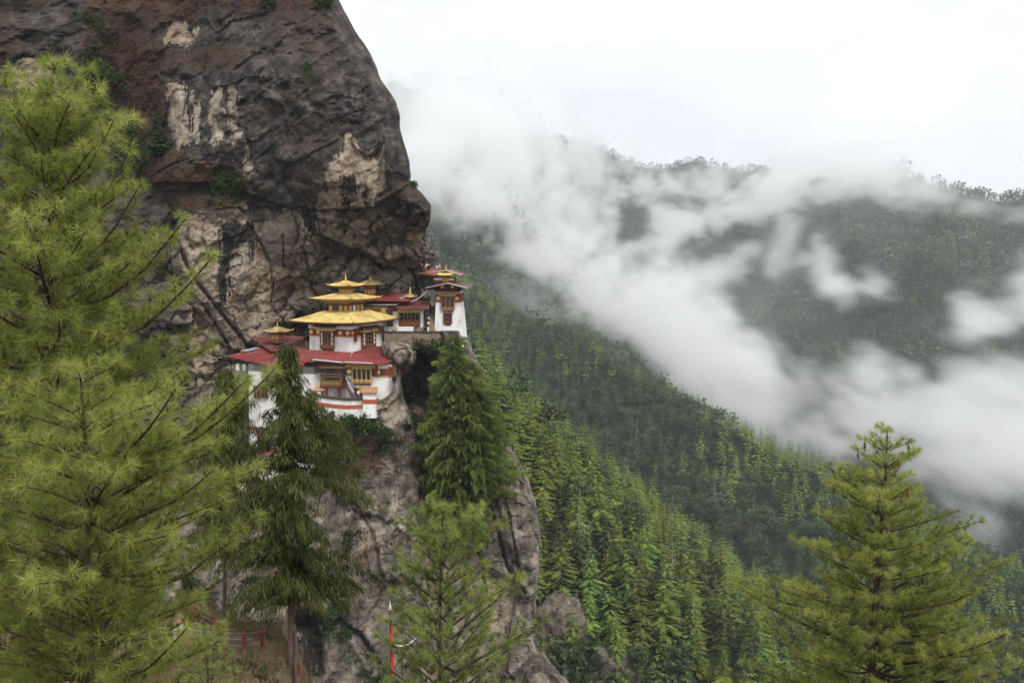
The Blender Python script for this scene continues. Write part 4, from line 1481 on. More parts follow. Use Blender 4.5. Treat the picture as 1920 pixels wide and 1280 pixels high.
ZINC = plain('zinc_gutter', (.52, .53, .54), .45, metal=.4, var=.15, scale=2)
STONE = plain('rough_stone', (.23, .19, .15), .95, var=.45, scale=1.8, bmp=.8)
DARKST = plain('dark_mossy_cap_and_void', (.055, .048, .038), .95, var=.5, scale=2.5, bmp=.6)
GREYP = plain('grey_lath_wall', (.16, .155, .145), .9, var=.3, scale=2)
STEPS = plain('worn_steps', (.26, .18, .12), .9, var=.35, scale=2.5, bmp=.5)
TILE = plain('orange_wood_shingles', (.40, .20, .10), .85, var=.4, scale=2.5, bmp=.5)


class MB:
    def __init__(s): s.v, s.f = [], []

    def box(s, x0, x1, y0, y1, z0, z1, taper=0., tx=None):
        k = len(s.v)
        t = taper
        s.v += [(x0, y0, z0), (x1, y0, z0), (x1, y1, z0), (x0, y1, z0), (x0 + t, y0 + t, z1), (x1 - t, y0 + t, z1), (x1 - t, y1 - t, z1), (x0 + t, y1 - t, z1)]
        s.f += [tuple(k + q for q in g) for g in ((0, 3, 2, 1), (4, 5, 6, 7), (0, 1, 5, 4), (1, 2, 6, 5), (2, 3, 7, 6), (3, 0, 4, 7))]
        return s

    def prism(s, pts, z0, z1, shrink=0.):
        k = len(s.v); n = len(pts)
        c = np.mean(pts, 0)
        s.v += [(p[0], p[1], z0) for p in pts]
        for p in pts:
            d = np.array(p) - c; d = d / (np.linalg.norm(d) + 1e-9)
            s.v.append((p[0] - d[0] * shrink, p[1] - d[1] * shrink, z1))
        s.f += [tuple(k + q for q in range(n))[::-1], tuple(k + n + q for q in range(n))]
        s.f += [(k + q, k + (q + 1) % n, k + n + (q + 1) % n, k + n + q) for q in range(n)]
        return s

    def slab(s, top, th=.18):
        """a sheet of given corner points with thickness straight down"""
        k = len(s.v); n = len(top)
        s.v += [tuple(p) for p in top] + [(p[0], p[1], p[2] - th) for p in top]
        s.f += [tuple(k + q for q in range(n)), tuple(k + n + q for q in range(n))[::-1]]
        s.f += [(k + q, k + n + q, k + n + (q + 1) % n, k + (q + 1) % n) for q in range(n)]
        return s

    def lathe(s, c, prof, n=12, ax=2):
        k = len(s.v)
        for z, r in prof:
            for q in range(n):
                a = 2 * PI * q / n
                u, v_ = r * math.cos(a), r * math.sin(a)
                s.v.append((c[0] + u, c[1] + v_, c[2] + z) if ax == 2 else ((c[0] + u, c[1] + z, c[2] + v_) if ax == 1 else (c[0] + z, c[1] + u, c[2] + v_)))
        m = len(prof)
        for i in range(m - 1):
            for q in range(n):
                s.f.append((k + i * n + q, k + i * n + (q + 1) % n, k + (i + 1) * n + (q + 1) % n, k + (i + 1) * n + q))
        s.f += [tuple(k + q for q in range(n))[::-1], tuple(k + (m - 1) * n + q for q in range(n))]
        return s

    def bar(s, a, b, w_=.08, n=4):
        v, f = tube(np.array([a, b], float), w_, n)
        k = len(s.v)
        s.v += [tuple(q) for q in v]; s.f += [tuple(int(x) + k for x in g) for g in f]
        s.f += [tuple(k + q for q in range(n))[::-1], tuple(k + n + q for q in range(n))]
        return s

    def add(s, v, f):
        k = len(s.v)
        s.v += [tuple(map(float, q)) for q in v]; s.f += [tuple(int(x) + k for x in g) for g in f]
        return s

    def build(s, name, mat, parent=None, smooth=False):
        me = bpy.data.meshes.new(name)
        me.from_pydata([tuple(map(float, p)) for p in s.v], [], s.f)
        bm_ = bmesh.new(); bm_.from_mesh(me)
        bmesh.ops.recalc_face_normals(bm_, faces=bm_.faces)
        bm_.to_mesh(me); bm_.free()
        me.materials.append(mat)
        if smooth:
            me.polygons.foreach_set('use_smooth', np.full(len(me.polygons), True))
        return link(name, me, parent)


class House:
    """a building with its own axes: x along the front to the right, y into the hill, z up"""

    def __init__(s, name, label, cat, px, py, Y, rz, group=None):
        s.O = at(px, py, Y); s.rz = R(rz)
        s.e = thing(name, label, cat, s.O, s.rz, group)
        c, n = math.cos(s.rz), math.sin(s.rz)
        s.M = np.array([[c, n, 0], [-n, c, 0], [0, 0, 1]])

    def ray(s, px, py):
        return s.M @ (-s.O), s.M @ at(px, py, 1.)

    def front(s, px, py, y=0.):
        o, d = s.ray(px, py); k = (y - o[1]) / d[1]
        p = o + d * k
        return p[0], p[2]

    def side(s, px, py, x=0.):
        o, d = s.ray(px, py); k = (x - o[0]) / d[0]
        p = o + d * k
        return p[1], p[2]

    def loc(s, px, py, Y):
        return s.M @ (at(px, py, Y) - s.O)


def finial(H, x, y, z, h, par, mat=None):
    r = h * .12
    MB().lathe((x, y, z), [(0, r * 1.3), (.1 * h, r * 1.5), (.16 * h, r * .6), (.24 * h, r * 1.1), (.38 * h, r * 1.25), (.5 * h, r * .55), (.58 * h, r * .8), (.7 * h, r * .4), (1. * h, r * .1)], 8).build('finial', mat or GILT, par, True)


def hip_roof(H, cx, cy, hx, hy, z0, z1, tx, ty, th, mat, name='roof', lift=.25, seg=8, par=None, curve=1.12, trim=True):
    """hipped sheet roof: sagging slopes, lifted corners, boarded underside, ridge rolls on the hips"""
    par = par or H.e
    m = MB()
    rows = 5
    ring = []
    for k in range(rows):
        f = k / (rows - 1)
        a, b_ = hx + (tx - hx) * f, hy + (ty - hy) * f
        z = z0 + (z1 - z0) * f ** curve
        pts = []
        for (ax, ay), (bx, by) in (((-1, -1), (1, -1)), ((1, -1), (1, 1)), ((1, 1), (-1, 1)), ((-1, 1), (-1, -1))):
            for q in range(seg):
                t = q / seg
                e = abs(2 * t - 1) ** 3 * lift * (1 - f) ** 2
                pts.append((cx + (ax + (bx - ax) * t) * a, cy + (ay + (by - ay) * t) * b_, z + e))
        ring.append(pts)
    n = 4 * seg
    for pts in ring: m.v += pts
    for k in range(rows - 1):
        for q in range(n):
            m.f.append((k * n + q, k * n + (q + 1) % n, (k + 1) * n + (q + 1) % n, (k + 1) * n + q))
    m.f.append(tuple((rows - 1) * n + q for q in range(n)))
    o = m.build(name, mat, par)
    u = MB()
    u.v += [(p[0], p[1], p[2] - .02) for p in ring[0]] + [(cx + (p[0] - cx) * .99, cy + (p[1] - cy) * .99, p[2] - th) for p in ring[0]]
    u.f += [(q, (q + 1) % n, n + (q + 1) % n, n + q) for q in range(n)] + [tuple(n + q for q in range(n))]
    u.build('eave_board', MAROON if mat is not GOLD else TIMBER, par)
    if trim:
        for q in range(4):
            P = np.array([ring[k][q * seg] for k in range(rows)]) + [0, 0, .06]
            v, f = tube(P, .11 if mat is not OLDROOF else .08, 6)
            MB().add(v, f).build('ridge_roll', mat, par, True)
            if mat in (GOLD, OLDGOLD):
                p = np.array(ring[0][q * seg])
                dv = np.array([p[0] - cx, p[1] - cy, 0]); dv /= np.linalg.norm(dv)
                v, f = tube(np.array([p, p + dv * .35 + [0, 0, .12], p + dv * .42 + [0, 0, .36]]), [.11, .09, .04], 6)
                MB().add(v, f).build('corner_hook', GILT, par, True)
    return o


def window(H, face, a0, a1, z0, z1, cols, rows, out_=.35, style='lattice', arch=False, mat=TIMBER, par=None, bracket=True, plane=0.):
    """projecting timber bay window; face 'f' on the front (a along x) or 's' on the right side (a along y)"""
    if a0 > a1: a0, a1 = a1, a0
    if z0 > z1: z0, z1 = z1, z0
    W, Hh = a1 - a0, z1 - z0

    def T(m):
        if face == 's':
            m.v = [(plane - p[1], p[0], p[2]) for p in m.v]
        else:
            m.v = [(p[0], p[1] + plane, p[2]) for p in m.v]
        return m
    f = MB()
    bz = z0 + Hh * (.22 if style != 'plain' else .06)
    f.box(a0, a1, -out_ * .55, .25, z0, z1)                                   # carcass
    f.box(a0 - .12, a1 + .12, -out_ - .14, .2, z1 - .02, z1 + .16)            # head
    f.box(a0 - .05, a1 + .05, -out_ - .05, .2, bz - .12, bz)                  # sill rail
    fr = T(f).build('window', mat, par or H.e)
    cw = W / cols
    rh = (z1 - .1 - bz) / rows
    p = MB()
    for i in range(cols + 1):
        w_ = .07 if cols > 3 else .1
        p.box(a0 + i * cw - w_, a0 + i * cw + w_, -out_, -out_ * .5, z0 + .05, z1)
    for j in range(rows + 1):
        z = bz + j * rh
        p.box(a0, a1, -out_ + .02, -out_ * .5, z - .05, z + .05)
    T(p).build('window_frame', mat, fr)
    for i in range(cols):
        for j in range(rows):
            white = style == 'lattice' and (i in (0, cols - 1))
            x0, x1 = a0 + i * cw + .12, a0 + (i + 1) * cw - .12
            zz0, zz1 = bz + j * rh + .08, bz + (j + 1) * rh - .08
            g = MB()
            if arch:
                n = 7
                pts = [(x0, zz0), (x1, zz0)] + [((x0 + x1) / 2 + (x1 - x0) / 2 * math.cos(PI * k / n), zz1 - (x1 - x0) * .5 + (x1 - x0) * .5 * math.sin(PI * k / n)) for k in range(n + 1)]
                k = len(g.v); nn = len(pts)
                g.v += [(q[0], -out_ * .55 - .06, q[1]) for q in pts] + [(q[0], -out_ * .55, q[1]) for q in pts]
                g.f += [tuple(range(nn)), tuple(range(nn, 2 * nn))[::-1]] + [(q, (q + 1) % nn, nn + (q + 1) % nn, nn + q) for q in range(nn)]
            else:
                g.box(x0, x1, -out_ * .55 - .07, -out_ * .55 + .02, zz0, zz1)
            T(g).build('pane', PAPER if white else GLASS, fr)
    if style != 'plain':
        d = MB()
        for i in range(cols * 2):
            x = a0 + (i + .5) * W / (cols * 2)
            d.lathe((x, -out_ - .03, z0 + .1), [(0, .05), ((bz - z0) * .4, .11), ((bz - z0) * .7, .05)], 5)
        d.box(a0, a1, -out_ * .95, -out_ * .5, z0 - .02, z0 + .1)
        T(d).build('balustrade', OCHRE if arch else TIMBER, fr)
    if bracket:
        b_ = MB()
        b_.box(a0 + .1, a1 - .1, -out_ * .7, .1, z0 - .16, z0 - .02).box(a0 + .3, a1 - .3, -out_ * .45, .1, z0 - .34, z0 - .16)
        T(b_).build('bracket', MAROON, fr)
    return fr


def rondel(H, face, a, z, r, plane=0., par=None):
    m = MB().lathe((0, 0, 0), [(0, r), (.07, r * .97), (.12, r * .8), (.14, r * .3)], 16, ax=1)
    m.v = [(a + x, plane - y, z + q) for x, y, q in m.v]
    if face == 's':
        m.v = [(plane + (plane - p[1]), p[0], p[2]) for p in m.v]
    return m.build('rondel', GILT, par or H.e)


def dentils(H, x0, x1, y, z, step, size, mat, par=None, face='f', plane=0):
    m = MB()
    n = max(2, int((x1 - x0) / step))
    for i in range(n):
        x = x0 + (i + .5) * (x1 - x0) / n
        m.box(x - size, x + size, y - size, y + size, z, z + size * 1.8)
    if face == 's': m.v = [(plane - p[1], p[0], p[2]) for p in m.v]
    o = m.build('beam_ends', mat, par or H.e)
    o['kind'] = 'stuff'


def lantern(H, cx, cy, z, w_, hb, ww, hr, fh, nwin=3, mat=None):
    """little gilded roof turret: carved body, window panels, flared roof, finial"""
    b_ = MB().box(cx - w_, cx + w_, cy - w_, cy + w_, z - .6, z + hb * .62)
    b_.box(cx - w_ * 1.12, cx + w_ * 1.12, cy - w_ * 1.12, cy + w_ * 1.12, z + hb * .62, z + hb * .74)
    b_.box(cx - w_ * 1.3, cx + w_ * 1.3, cy - w_ * 1.3, cy + w_ * 1.3, z + hb * .74, z + hb * .86)
    b_.box(cx - w_ * 1.5, cx + w_ * 1.5, cy - w_ * 1.5, cy + w_ * 1.5, z + hb * .86, z + hb)
    body = b_.build('lantern', TIMBER, H.e)
    for i in range(nwin):
        x = cx - w_ + (i + .5) * 2 * w_ / nwin
        q = w_ / nwin * .62
        MB().box(x - q, x + q, cy - w_ - .05, cy - w_ + .05, z + hb * .08, z + hb * .52).build('lantern_panel', OCHRE, body)
        y = cy - w_ + (i + .5) * 2 * w_ / nwin
        MB().box(cx + w_ - .05, cx + w_ + .05, y - q, y + q, z + hb * .08, z + hb * .52).build('lantern_panel', OCHRE, body)
    hip_roof(H, cx, cy, ww, ww, z + hb, z + hb + hr, .12, .12, .14, mat or GOLD, 'lantern_roof', lift=.13, seg=4, par=body)
    finial(H, cx, cy, z + hb + hr - .05, fh, body)
    return body


# --- golden temple
A = House('golden_temple', 'white temple with red band and three stacked golden roofs in the middle of the monastery', 'temple', 657, 663, 200, -25)
W_, D_ = 9.15, 11.3
z_ = lambda py: A.front(657, py)[1]
e0 = z_(604.5)                                                    # eave height
MB().box(-W_, 0, 0, D_, -4, z_(632.2), .12).build('wall', WHITE, A.e)
MB().box(-W_ + .1, -.1, .1, D_ - .1, z_(632.2), z_(618)).build('red_band', REDP, A.e)
MB().box(-W_ - .02, .02, -.02, D_ + .02, z_(618), z_(611.5)).build('cornice', WHITE, A.e)
MB().box(-W_ + .25, -.25, .25, D_ - .25, z_(611.5), e0 - .12).build('upper_wall', MAROON, A.e)
MB().box(-W_ + .02, -.02, .02, D_ - .02, z_(633.2), z_(632)).build('band_moulding', OCHRE, A.e)
dentils(A, -W_, 0, .1, z_(632.0), .42, .09, OCHRE)
dentils(A, 0, D_, .1, z_(632.0), .42, .09, OCHRE, face='s')
for px in (583, 596.5, 637.5, 651.5):
    x, z = A.front(px, 625)
    rondel(A, 'f', x, z_(625), .42, .08)
y, z = A.side(664, 625, 0)
rondel(A, 's', .9, z_(625), .42, -.08)
x0, _ = A.front(603.3, 640); x1, _ = A.front(627, 640)
window(A, 'f', x0, x1, z_(656), z_(623), 5, 3, .5)
MB().box(x0 - .9, x1 + .5, -.75, .05, z_(620.8), z_(617.2)).build('window_hood', OCHRE, A.e)
MB().slab([(x0 - 1.4, -1.35, z_(613.2)), (x1 + 1.0, -1.35, z_(613.2)), (x1 + .8, .1, z_(610.0)), (x0 - 1.2, .1, z_(610.0))], .12).build('hood_roof', OLDROOF, A.e)
y0, _ = A.side(677.5, 640); y1, _ = A.side(701, 640)
zs = lambda py, ym: A.side(657, py)[1]
zb, zt = A.side(678, 653.5)[1], A.side(678, 624)[1]
window(A, 's', y0, y1, zb, zt, 5, 3, .5)
MB().box(-.05, .75, y0 - .6, y1 + .5, zt + .12, zt + .55).build('window_hood', OCHRE, A.e)
MB().slab([(-.1, y0 - 1., zt + 1.25), (-.1, y1 + 1, zt + 1.25), (1.3, y1 + 1.1, zt + .85), (1.3, y0 - 1.1, zt + .85)], .12).build('hood_roof', OLDROOF, A.e)
yb, _ = A.side(666.5, 640)
MB().box(-.1, .22, yb - .35, yb + .35, z_(641), z_(617)).build('red_pilaster', REDP, A.e)
o_ = 2.25
cx, cy = -W_ / 2, D_ / 2
t2 = z_(588.5) + .25
hip_roof(A, cx, cy, W_ / 2 + o_, D_ / 2 + o_, e0, t2, 2.6, 3.0, .28, GOLD, lift=.16)
for i in range(10):
    x = -W_ - 1.9 + (i + .5) * (W_ + 3.8) / 10
    MB().box(x - .09, x + .09, -1.9, .3, e0 - .42, e0 - .26).build('rafter', MAROON, A.e)
    y = -1.9 + (i + .5) * (D_ + 3.8) / 10
    MB().box(-.3, 1.9, y - .09, y + .09, e0 - .42, e0 - .26).build('rafter', MAROON, A.e)
# second tier
hx2, hy2 = 2.25, 2.6
t2b = t2 + 1.25
MB().box(cx - hx2, cx + hx2, cy - hy2, cy + hy2, t2 - .9, t2b).build('upper_storey', MAROON, A.e)
for i in range(4):
    x = cx - hx2 + (i + .5) * 2 * hx2 / 4
    MB().box(x - .36, x + .36, cy - hy2 - .06, cy - hy2 + .05, t2 - .05, t2b - .25).build('storey_panel', GLASS if i == 1 else OCHRE, A.e)
    y = cy - hy2 + (i + .5) * 2 * hy2 / 4
    MB().box(cx + hx2 - .05, cx + hx2 + .06, y - .4, y + .4, t2 - .05, t2b - .25).build('storey_panel', OCHRE if i != 1 else PAPER, A.e)
for k, (gw, h0, h1, mt_) in enumerate(((.25, 0, .22, TIMBER), (.5, .22, .5, MAROON), (.85, .5, .78, OCHRE), (1.1, .78, 1.0, MAROON))):
    MB().box(cx - hx2 - gw, cx + hx2 + gw, cy - hy2 - gw, cy + hy2 + gw, t2b + h0, t2b + h1).build('cornice_tier', mt_, A.e)
dentils(A, cx - hx2 - .5, cx + hx2 + .5, cy - hy2 - .55, t2b + .24, .36, .08, OCHRE)
t3 = t2b + 1.0
hip_roof(A, cx, cy, hx2 + 2.2, hy2 + 2.2, t3, t3 + .95, 1.0, 1.1, .2, GOLD, lift=.13)
lantern(A, cx, cy, t3 + .85, .95, 1.55, 2.35, .85, 1.5)

# --- lower temple with the red hipped roof
B = House('lower_temple', 'white lower temple with hipped red roof and arched bay window above the courtyard', 'temple', 721, 748, 195.5, -14)
zB = lambda py: B.front(721, py)[1]
xl, _ = B.front(648, 720)
x704, _ = B.front(704, 720)
plan = [(xl, 0), (x704, 0), (-.15, .25), (.5, 1.5), (.5, 7.3), (xl, 7.3)]
pl_ = lambda g: [(p[0] - g if p[0] < -3 else p[0] + g * (1 if p[0] > -1 else .4), p[1] + (-g if p[1] < 4 else g)) for p in plan]
MB().prism(plan, -4.5, zB(706), .12).build('wall', WHITE, B.e)
MB().prism(pl_(-.06), zB(706), zB(691.5)).build('red_band', REDP, B.e)
MB().prism(pl_(.03), zB(691.5), zB(685)).build('cornice', WHITE, B.e)
MB().prism(pl_(-.3), zB(685), zB(679)).build('upper_wall', MAROON, B.e)
MB().prism(pl_(.05), zB(706.6), zB(705.4)).build('band_moulding', OCHRE, B.e)
x0, _ = B.front(663, 700); x1, _ = B.front(697.5, 700)
window(B, 'f', x0, x1, zB(719), zB(690.5), 4, 1, .7, style='carved', arch=True, mat=OCHRE)
MB().box(xl + .2, x704 + .1, -.55, .1, zB(689.5), zB(684.8)).build('beam', OCHRE, B.e)
dentils(B, xl + .2, x704, -.6, zB(690.3), .4, .09, MAROON)
for px in (655, 708):
    x, _ = B.front(px, 699, .0)
    rondel(B, 'f', x, zB(698.5), .5, 0.12 if px > 700 else .03)
MB().box(x704 - .1, x704 + .45, -.12, .5, zB(706.5), zB(686)).build('red_pilaster', REDP, B.e)
MB().box(.2, .62, 1.1, 1.75, zB(706.5), zB(688)).build('red_pilaster', REDP, B.e)
window(B, 's', 2.7, 5.9, zB(711), zB(688), 3, 2, .6, plane=.5)
MB().box(.5, .9, 4.0, 4.4, zB(733), zB(713)).build('downpipe', MAROON, B.e)
# ground floor door with hoods
x0, _ = B.front(675, 735); x1, _ = B.front(689, 735)
MB().box(x0, x1, -.12, .1, zB(746), zB(735)).build('door', MAROON, B.e)
MB().box(x0 - .3, x1 + .3, -.55, .1, zB(734.5), zB(731)).box(x0 - .15, x1 + .15, -.4, .1, zB(731), zB(728.5)).box(x0 - .4, x1 + .4, -.7, .1, zB(728.5), zB(726.8)).build('door_canopy', OCHRE, B.e)
for a_, b_ in ((664, 673), (691, 699)):
    xa, _ = B.front(a_, 730); xb, _ = B.front(b_, 730)
    MB().box(xa, xb, -.6, .1, zB(730.2), zB(728.4)).build('side_canopy', DARKST, B.e)
    MB().box((xa + xb) / 2 - .3, (xa + xb) / 2 + .3, -.1, .1, zB(744), zB(730.2)).build('side_niche', MAROON, B.e)
xb, _ = B.front(653.5, 713)
MB().lathe((xb, -.6, zB(717)), [(0, .38), (.2, .33), (.7, .16), (.85, .04)], 8).build('bell', DARKST, B.e)
# roof: eaves from the front corner, hip to the right, slopes up to the wall of the golden temple
zr = zB(681)
fe = [B.loc(649, 680.5, 195.2), B.loc(722.5, 682, 193.8), B.loc(763, 661.5, 205), B.loc(712, 648.5, 207), B.loc(690, 650, 203.5), B.loc(662, 660, 199)]
hp = B.loc(691, 652, 203.5)
m = MB()
m.slab([fe[0], fe[1], hp, fe[5]], .22).slab([fe[1], fe[2], fe[3], hp], .22)
m.build('roof', REDROOF, B.e)
v, f = tube(np.array([fe[1], hp]) + [0, 0, .05], .1, 6)
MB().add(v, f).build('ridge_roll', OLDROOF, B.e)
for k in range(1, 8):
    t = k / 8
    for P, Q in (((fe[0] + (fe[1] - fe[0]) * t), (fe[5] + (hp - fe[5]) * t)), ((fe[1] + (fe[2] - fe[1]) * t), (hp + (fe[3] - hp) * t))):
        v, f = tube(np.array([P, Q]) + [0, 0, .03], .045, 4)
        MB().add(v, f).build('roof_seam', REDROOF, B.e)
v, f = tube(np.array([B.loc(646, 678.8, 194.6), B.loc(699, 681.5, 193.8)]) + [0, 0, .02], .13, 6)
MB().add(v, f).build('gutter', ZINC, B.e)

# --- gallery building with the balcony
G_ = House('gallery', 'brown timber balcony gallery with carved rails left of the arched bay window', 'gallery', 648, 748, 197.5, -6)
zG = lambda py: G_.front(648, py)[1]
xg0, _ = G_.front(580, 720)
MB().box(xg0, -.05, 1.6, 8, -6, zG(682)).build('back_wall', GREYP, G_.e)
x0, _ = G_.front(603, 735)
MB().box(x0, -.1, .9, 1.7, -1.2, zG(725.5)).build('lower_wall', WHITE, G_.e)
MB().box(xg0, -.1, -.35, 1.8, zG(726), zG(723)).build('balcony_floor', TIMBER, G_.e)
for a_, b_, mt_ in ((690, 687, OCHRE), (687, 684.3, TIMBER), (684.3, 681.5, MAROON)):
    q = (690 - a_) * .05
    MB().box(xg0 - .2 - q, .1 + q, -.5 - q, 1.6, zG(a_), zG(b_)).build('eave_beam', mt_, G_.e)
for px in (583, 610, 637):
    x, _ = G_.front(px, 700)
    MB().box(x - .14, x + .14, -.3, -.02, zG(724), zG(690)).build('post', TIMBER, G_.e)
for px, mt_ in ((612, REDP), (636.5, MAROON)):
    x, _ = G_.front(px, 735)
    MB().box(x - .22, x + .22, -.25, .1, zG(746), zG(726)).build('post', mt_, G_.e)
for lo, hi, mt_ in ((723, 712, TIMBER), (707, 701, OCHRE)):
    rl = MB().box(xg0, -.4, -.36, -.2, zG(hi) - .1, zG(hi)).box(xg0, -.4, -.36, -.2, zG(lo), zG(lo) + .1).build('railing', mt_, G_.e)
    n = 19
    me_ = None
    for i in range(n):
        x = xg0 + (i + .5) * (-.4 - xg0) / n
        if me_ is None:
            b0 = MB().lathe((0, -.28, zG(lo) + .08), [(0, .06), ((zG(hi) - zG(lo)) * .35, .13), ((zG(hi) - zG(lo)) * .75, .07), ((zG(hi) - zG(lo)) - .1, .1)], 6).build('baluster', OCHRE if mt_ is TIMBER else TIMBER, rl)
            me_ = b0.data; b0.location.x = x
        else:
            b1 = link('baluster', me_, rl); b1.location.x = x
dentils(G_, xg0, -.3, -.42, zG(726.8), .45, .14, MAROON)
v, f = tube(np.array([G_.loc(586, 674, 194.6), G_.loc(642, 679.5, 194.6)]), .13, 6)
MB().add(v, f).build('gutter', ZINC, G_.e)
m = MB().slab([G_.loc(567, 679, 196.5), G_.loc(586, 674.6, 194.8), G_.loc(648, 680, 194.8), G_.loc(659, 660.5, 199.2), G_.loc(572, 655, 202.5)], .2)
m.build('roof', REDROOF, G_.e)
for k in range(1, 8):
    t = k / 8
    P = G_.loc(586 + 62 * t, 674.6 + 5.4 * t, 194.8); Q = G_.loc(572 + 87 * t, 655 + 5.5 * t, 202.5 - 3.3 * t)
    v, f = tube(np.array([P, Q]) + [0, 0, .03], .045, 4)
    MB().add(v, f).build('roof_seam', REDROOF, G_.e)

# wooden stair from the balcony to the court
S_ = House('wooden_stair', 'steep maroon wooden stair descending from the balcony to the courtyard', 'stairs', 644, 716, 196.2, 0)
a = S_.loc(645, 717, 196.2); b = S_.loc(660, 744, 195.6)
for dy in (0, .9):
    MB().bar(a + [0, dy, 0], b + [0, dy, 0], .16).build('stringer', MAROON, S_.e)
MB().bar(a + [.3, -.02, .9], b + [.3, -.02, .9], .07).build('handrail', WHITE, S_.e)
for k in range(9):
    p = a + (b - a) * (k + .5) / 9
    MB().box(p[0] - .18, p[0] + .18, p[1], p[1] + .9, p[2] - .03, p[2] + .03).build('step', TIMBER, S_.e)

# --- courtyard parapet
K = House('courtyard_wall', 'curved low white courtyard wall with red band and mossy stone cap', 'wall', 640, 760, 192.6, 0)
pts = [(578, 742, 195.5), (600, 746.5, 193.5), (625, 750, 192.6), (650, 752, 192.2), (681, 751, 192.2)]


def ribbon(H, pts, h0, h1, th, name, mat):
    """an upright strip following pts (pixel, pixel, distance), h0..h1 metres above them"""
    m = MB()
    P = [H.loc(*p) for p in pts]
    k = 0
    for p in P:
        m.v += [(p[0], p[1], p[2] + h0), (p[0], p[1], p[2] + h1), (p[0], p[1] + th, p[2] + h1), (p[0], p[1] + th, p[2] + h0)]
    for i in range(len(P) - 1):
        a_, b_ = i * 4, i * 4 + 4
        for q in range(4):
            m.f.append((a_ + q, b_ + q, b_ + (q + 1) % 4, a_ + (q + 1) % 4))
    m.f += [(0, 1, 2, 3), tuple(4 * (len(P) - 1) + q for q in (3, 2, 1, 0))]
    return m.build(name, mat, H.e)


ribbon(K, pts, -.75, .15, .5, 'wall', WHITE)
ribbon(K, [(p[0], p[1], p[2] - .04) for p in pts], -1.45, -.72, .55, 'red_band', plain('orange_red_band', (.36, .095, .05), .85, var=.15, scale=1.5))
ribbon(K, [(p[0], p[1], p[2] - .02) for p in pts], -3.6, -1.44, .55, 'foundation', WHITE)
ribbon(K, [(p[0], p[1], p[2] - .2) for p in pts], .12, .5, .95, 'cap', DARKST)
q0, q1 = K.loc(680, 758, 192), K.loc(705, 757, 191.6)
MB().box(q0[0], q1[0], q0[1], q0[1] + 2.6, q1[2] + .72, q1[2] + 2.0).build('gate_block', WHITE, K.e)
MB().box(q0[0] - .04, q1[0] + .04, q0[1] - .04, q0[1] + 2.6, q1[2] - .05, q1[2] + .74).build('red_band', bpy.data.materials['orange_red_band'], K.e)
MB().box(q0[0] + .03, q1[0] - .03, q0[1] + .02, q0[1] + 2.6, q1[2] - 2.6, q1[2] - .05).build('foundation', WHITE, K.e)
rf = MB().slab([(q0[0] - .35, q0[1] - .4, q1[2] + 2.05), (q1[0] + .25, q0[1] - .4, q1[2] + 2.05), (q1[0] - .2, q0[1] + 1.9, q1[2] + 2.75), (q0[0] + .3, q0[1] + 1.9, q1[2] + 2.75)], .14).build('gate_roof', TILE, K.e)
for k in range(3):
    for i in range(6):
        t0, t1 = i / 6, (i + .94) / 6
        xa, xb = q0[0] - .3 + (q1[0] - q0[0] + .5) * t0, q0[0] - .3 + (q1[0] - q0[0] + .5) * t1
        y_ = q0[1] - .38 + k * .7
        zz = q1[2] + 2.08 + (k * .7) * .30
        MB().slab([(xa, y_, zz + .02), (xb, y_, zz + .02), (xb, y_ + .75, zz + .25), (xa, y_ + .75, zz + .25)], .05).build('shingle', TILE, rf)
yd = MB().slab([K.loc(578, 741, 197.5), K.loc(600, 747.5, 193.6), K.loc(650, 753, 192.5), K.loc(705, 752.5, 192.5), K.loc(721, 747.5, 196.5), K.loc(650, 745.5, 199.5)], .3)
yd.build('paving', STONE, K.e)

# entry canopy at the left end of the court
E_ = House('entry_canopy', 'small brown entry canopy with pale finial at the left end of the courtyard', 'canopy', 594, 745, 194.6, -6)
zE = lambda py: E_.front(594, py)[1]
hip_roof(E_, 0, .6, 1.25, 1.0, zE(732), zE(726.8), .1, .1, .12, TILE, lift=.05, seg=3, trim=False)
finial(E_, 0, .6, zE(727), 1.15, E_.e)
for x in (-.85, .85):
    MB().box(x - .1, x + .1, .0, .2, -.4, zE(732)).build('post', MAROON, E_.e)

# --- left wing under the cliff
Lw = House('west_wing', 'long white wing with broad red sheet roofs at the left end of the monastery', 'building', 500, 880, 199.5, -22)
zL = lambda py: Lw.front(500, py)[1]
xa, _ = Lw.front(466, 800); xb, _ = Lw.front(590, 800)
MB().box(xa, xb, 0, 9, -5, zL(697), .15).build('wall', WHITE, Lw.e)
MB().box(xa + .15, xb - .15, .12, 8.8, zL(697), zL(684)).build('upper_wall', GREYP, Lw.e)
xc, _ = Lw.front(437, 720, 2.)
MB().box(xc, xa, 2, 9, -2, zL(690)).build('side_wall', GREYP, Lw.e)
for px in (446, 458):
    x, _ = Lw.front(px, 690, 2)
    MB().box(x - .35, x + .35, 1.93, 2.1, zL(700), zL(687)).build('window', PAPER, Lw.e)
for px, py in ((483, 735), (497, 735), (530, 735), (560, 735), (490, 820), (535, 815)):
    x, z = Lw.front(px, py)
    window(Lw, 'f', x - .65, x + .65, z - 1.1, z + 1.1, 2, 2, .3, style='plain', bracket=False)
MB().box(xa - .2, xb + .1, -.35, .1, zL(806), zL(802)).build('string_course', MAROON, Lw.e)
rp = [(426, 667, 205.5), (507, 685, 197.2), (570, 684, 195.6), (578, 655, 202.6), (483, 651.5, 208.5)]
P = [Lw.loc(*p) for p in rp]
MB().slab(P, .22).build('roof', REDROOF, Lw.e)
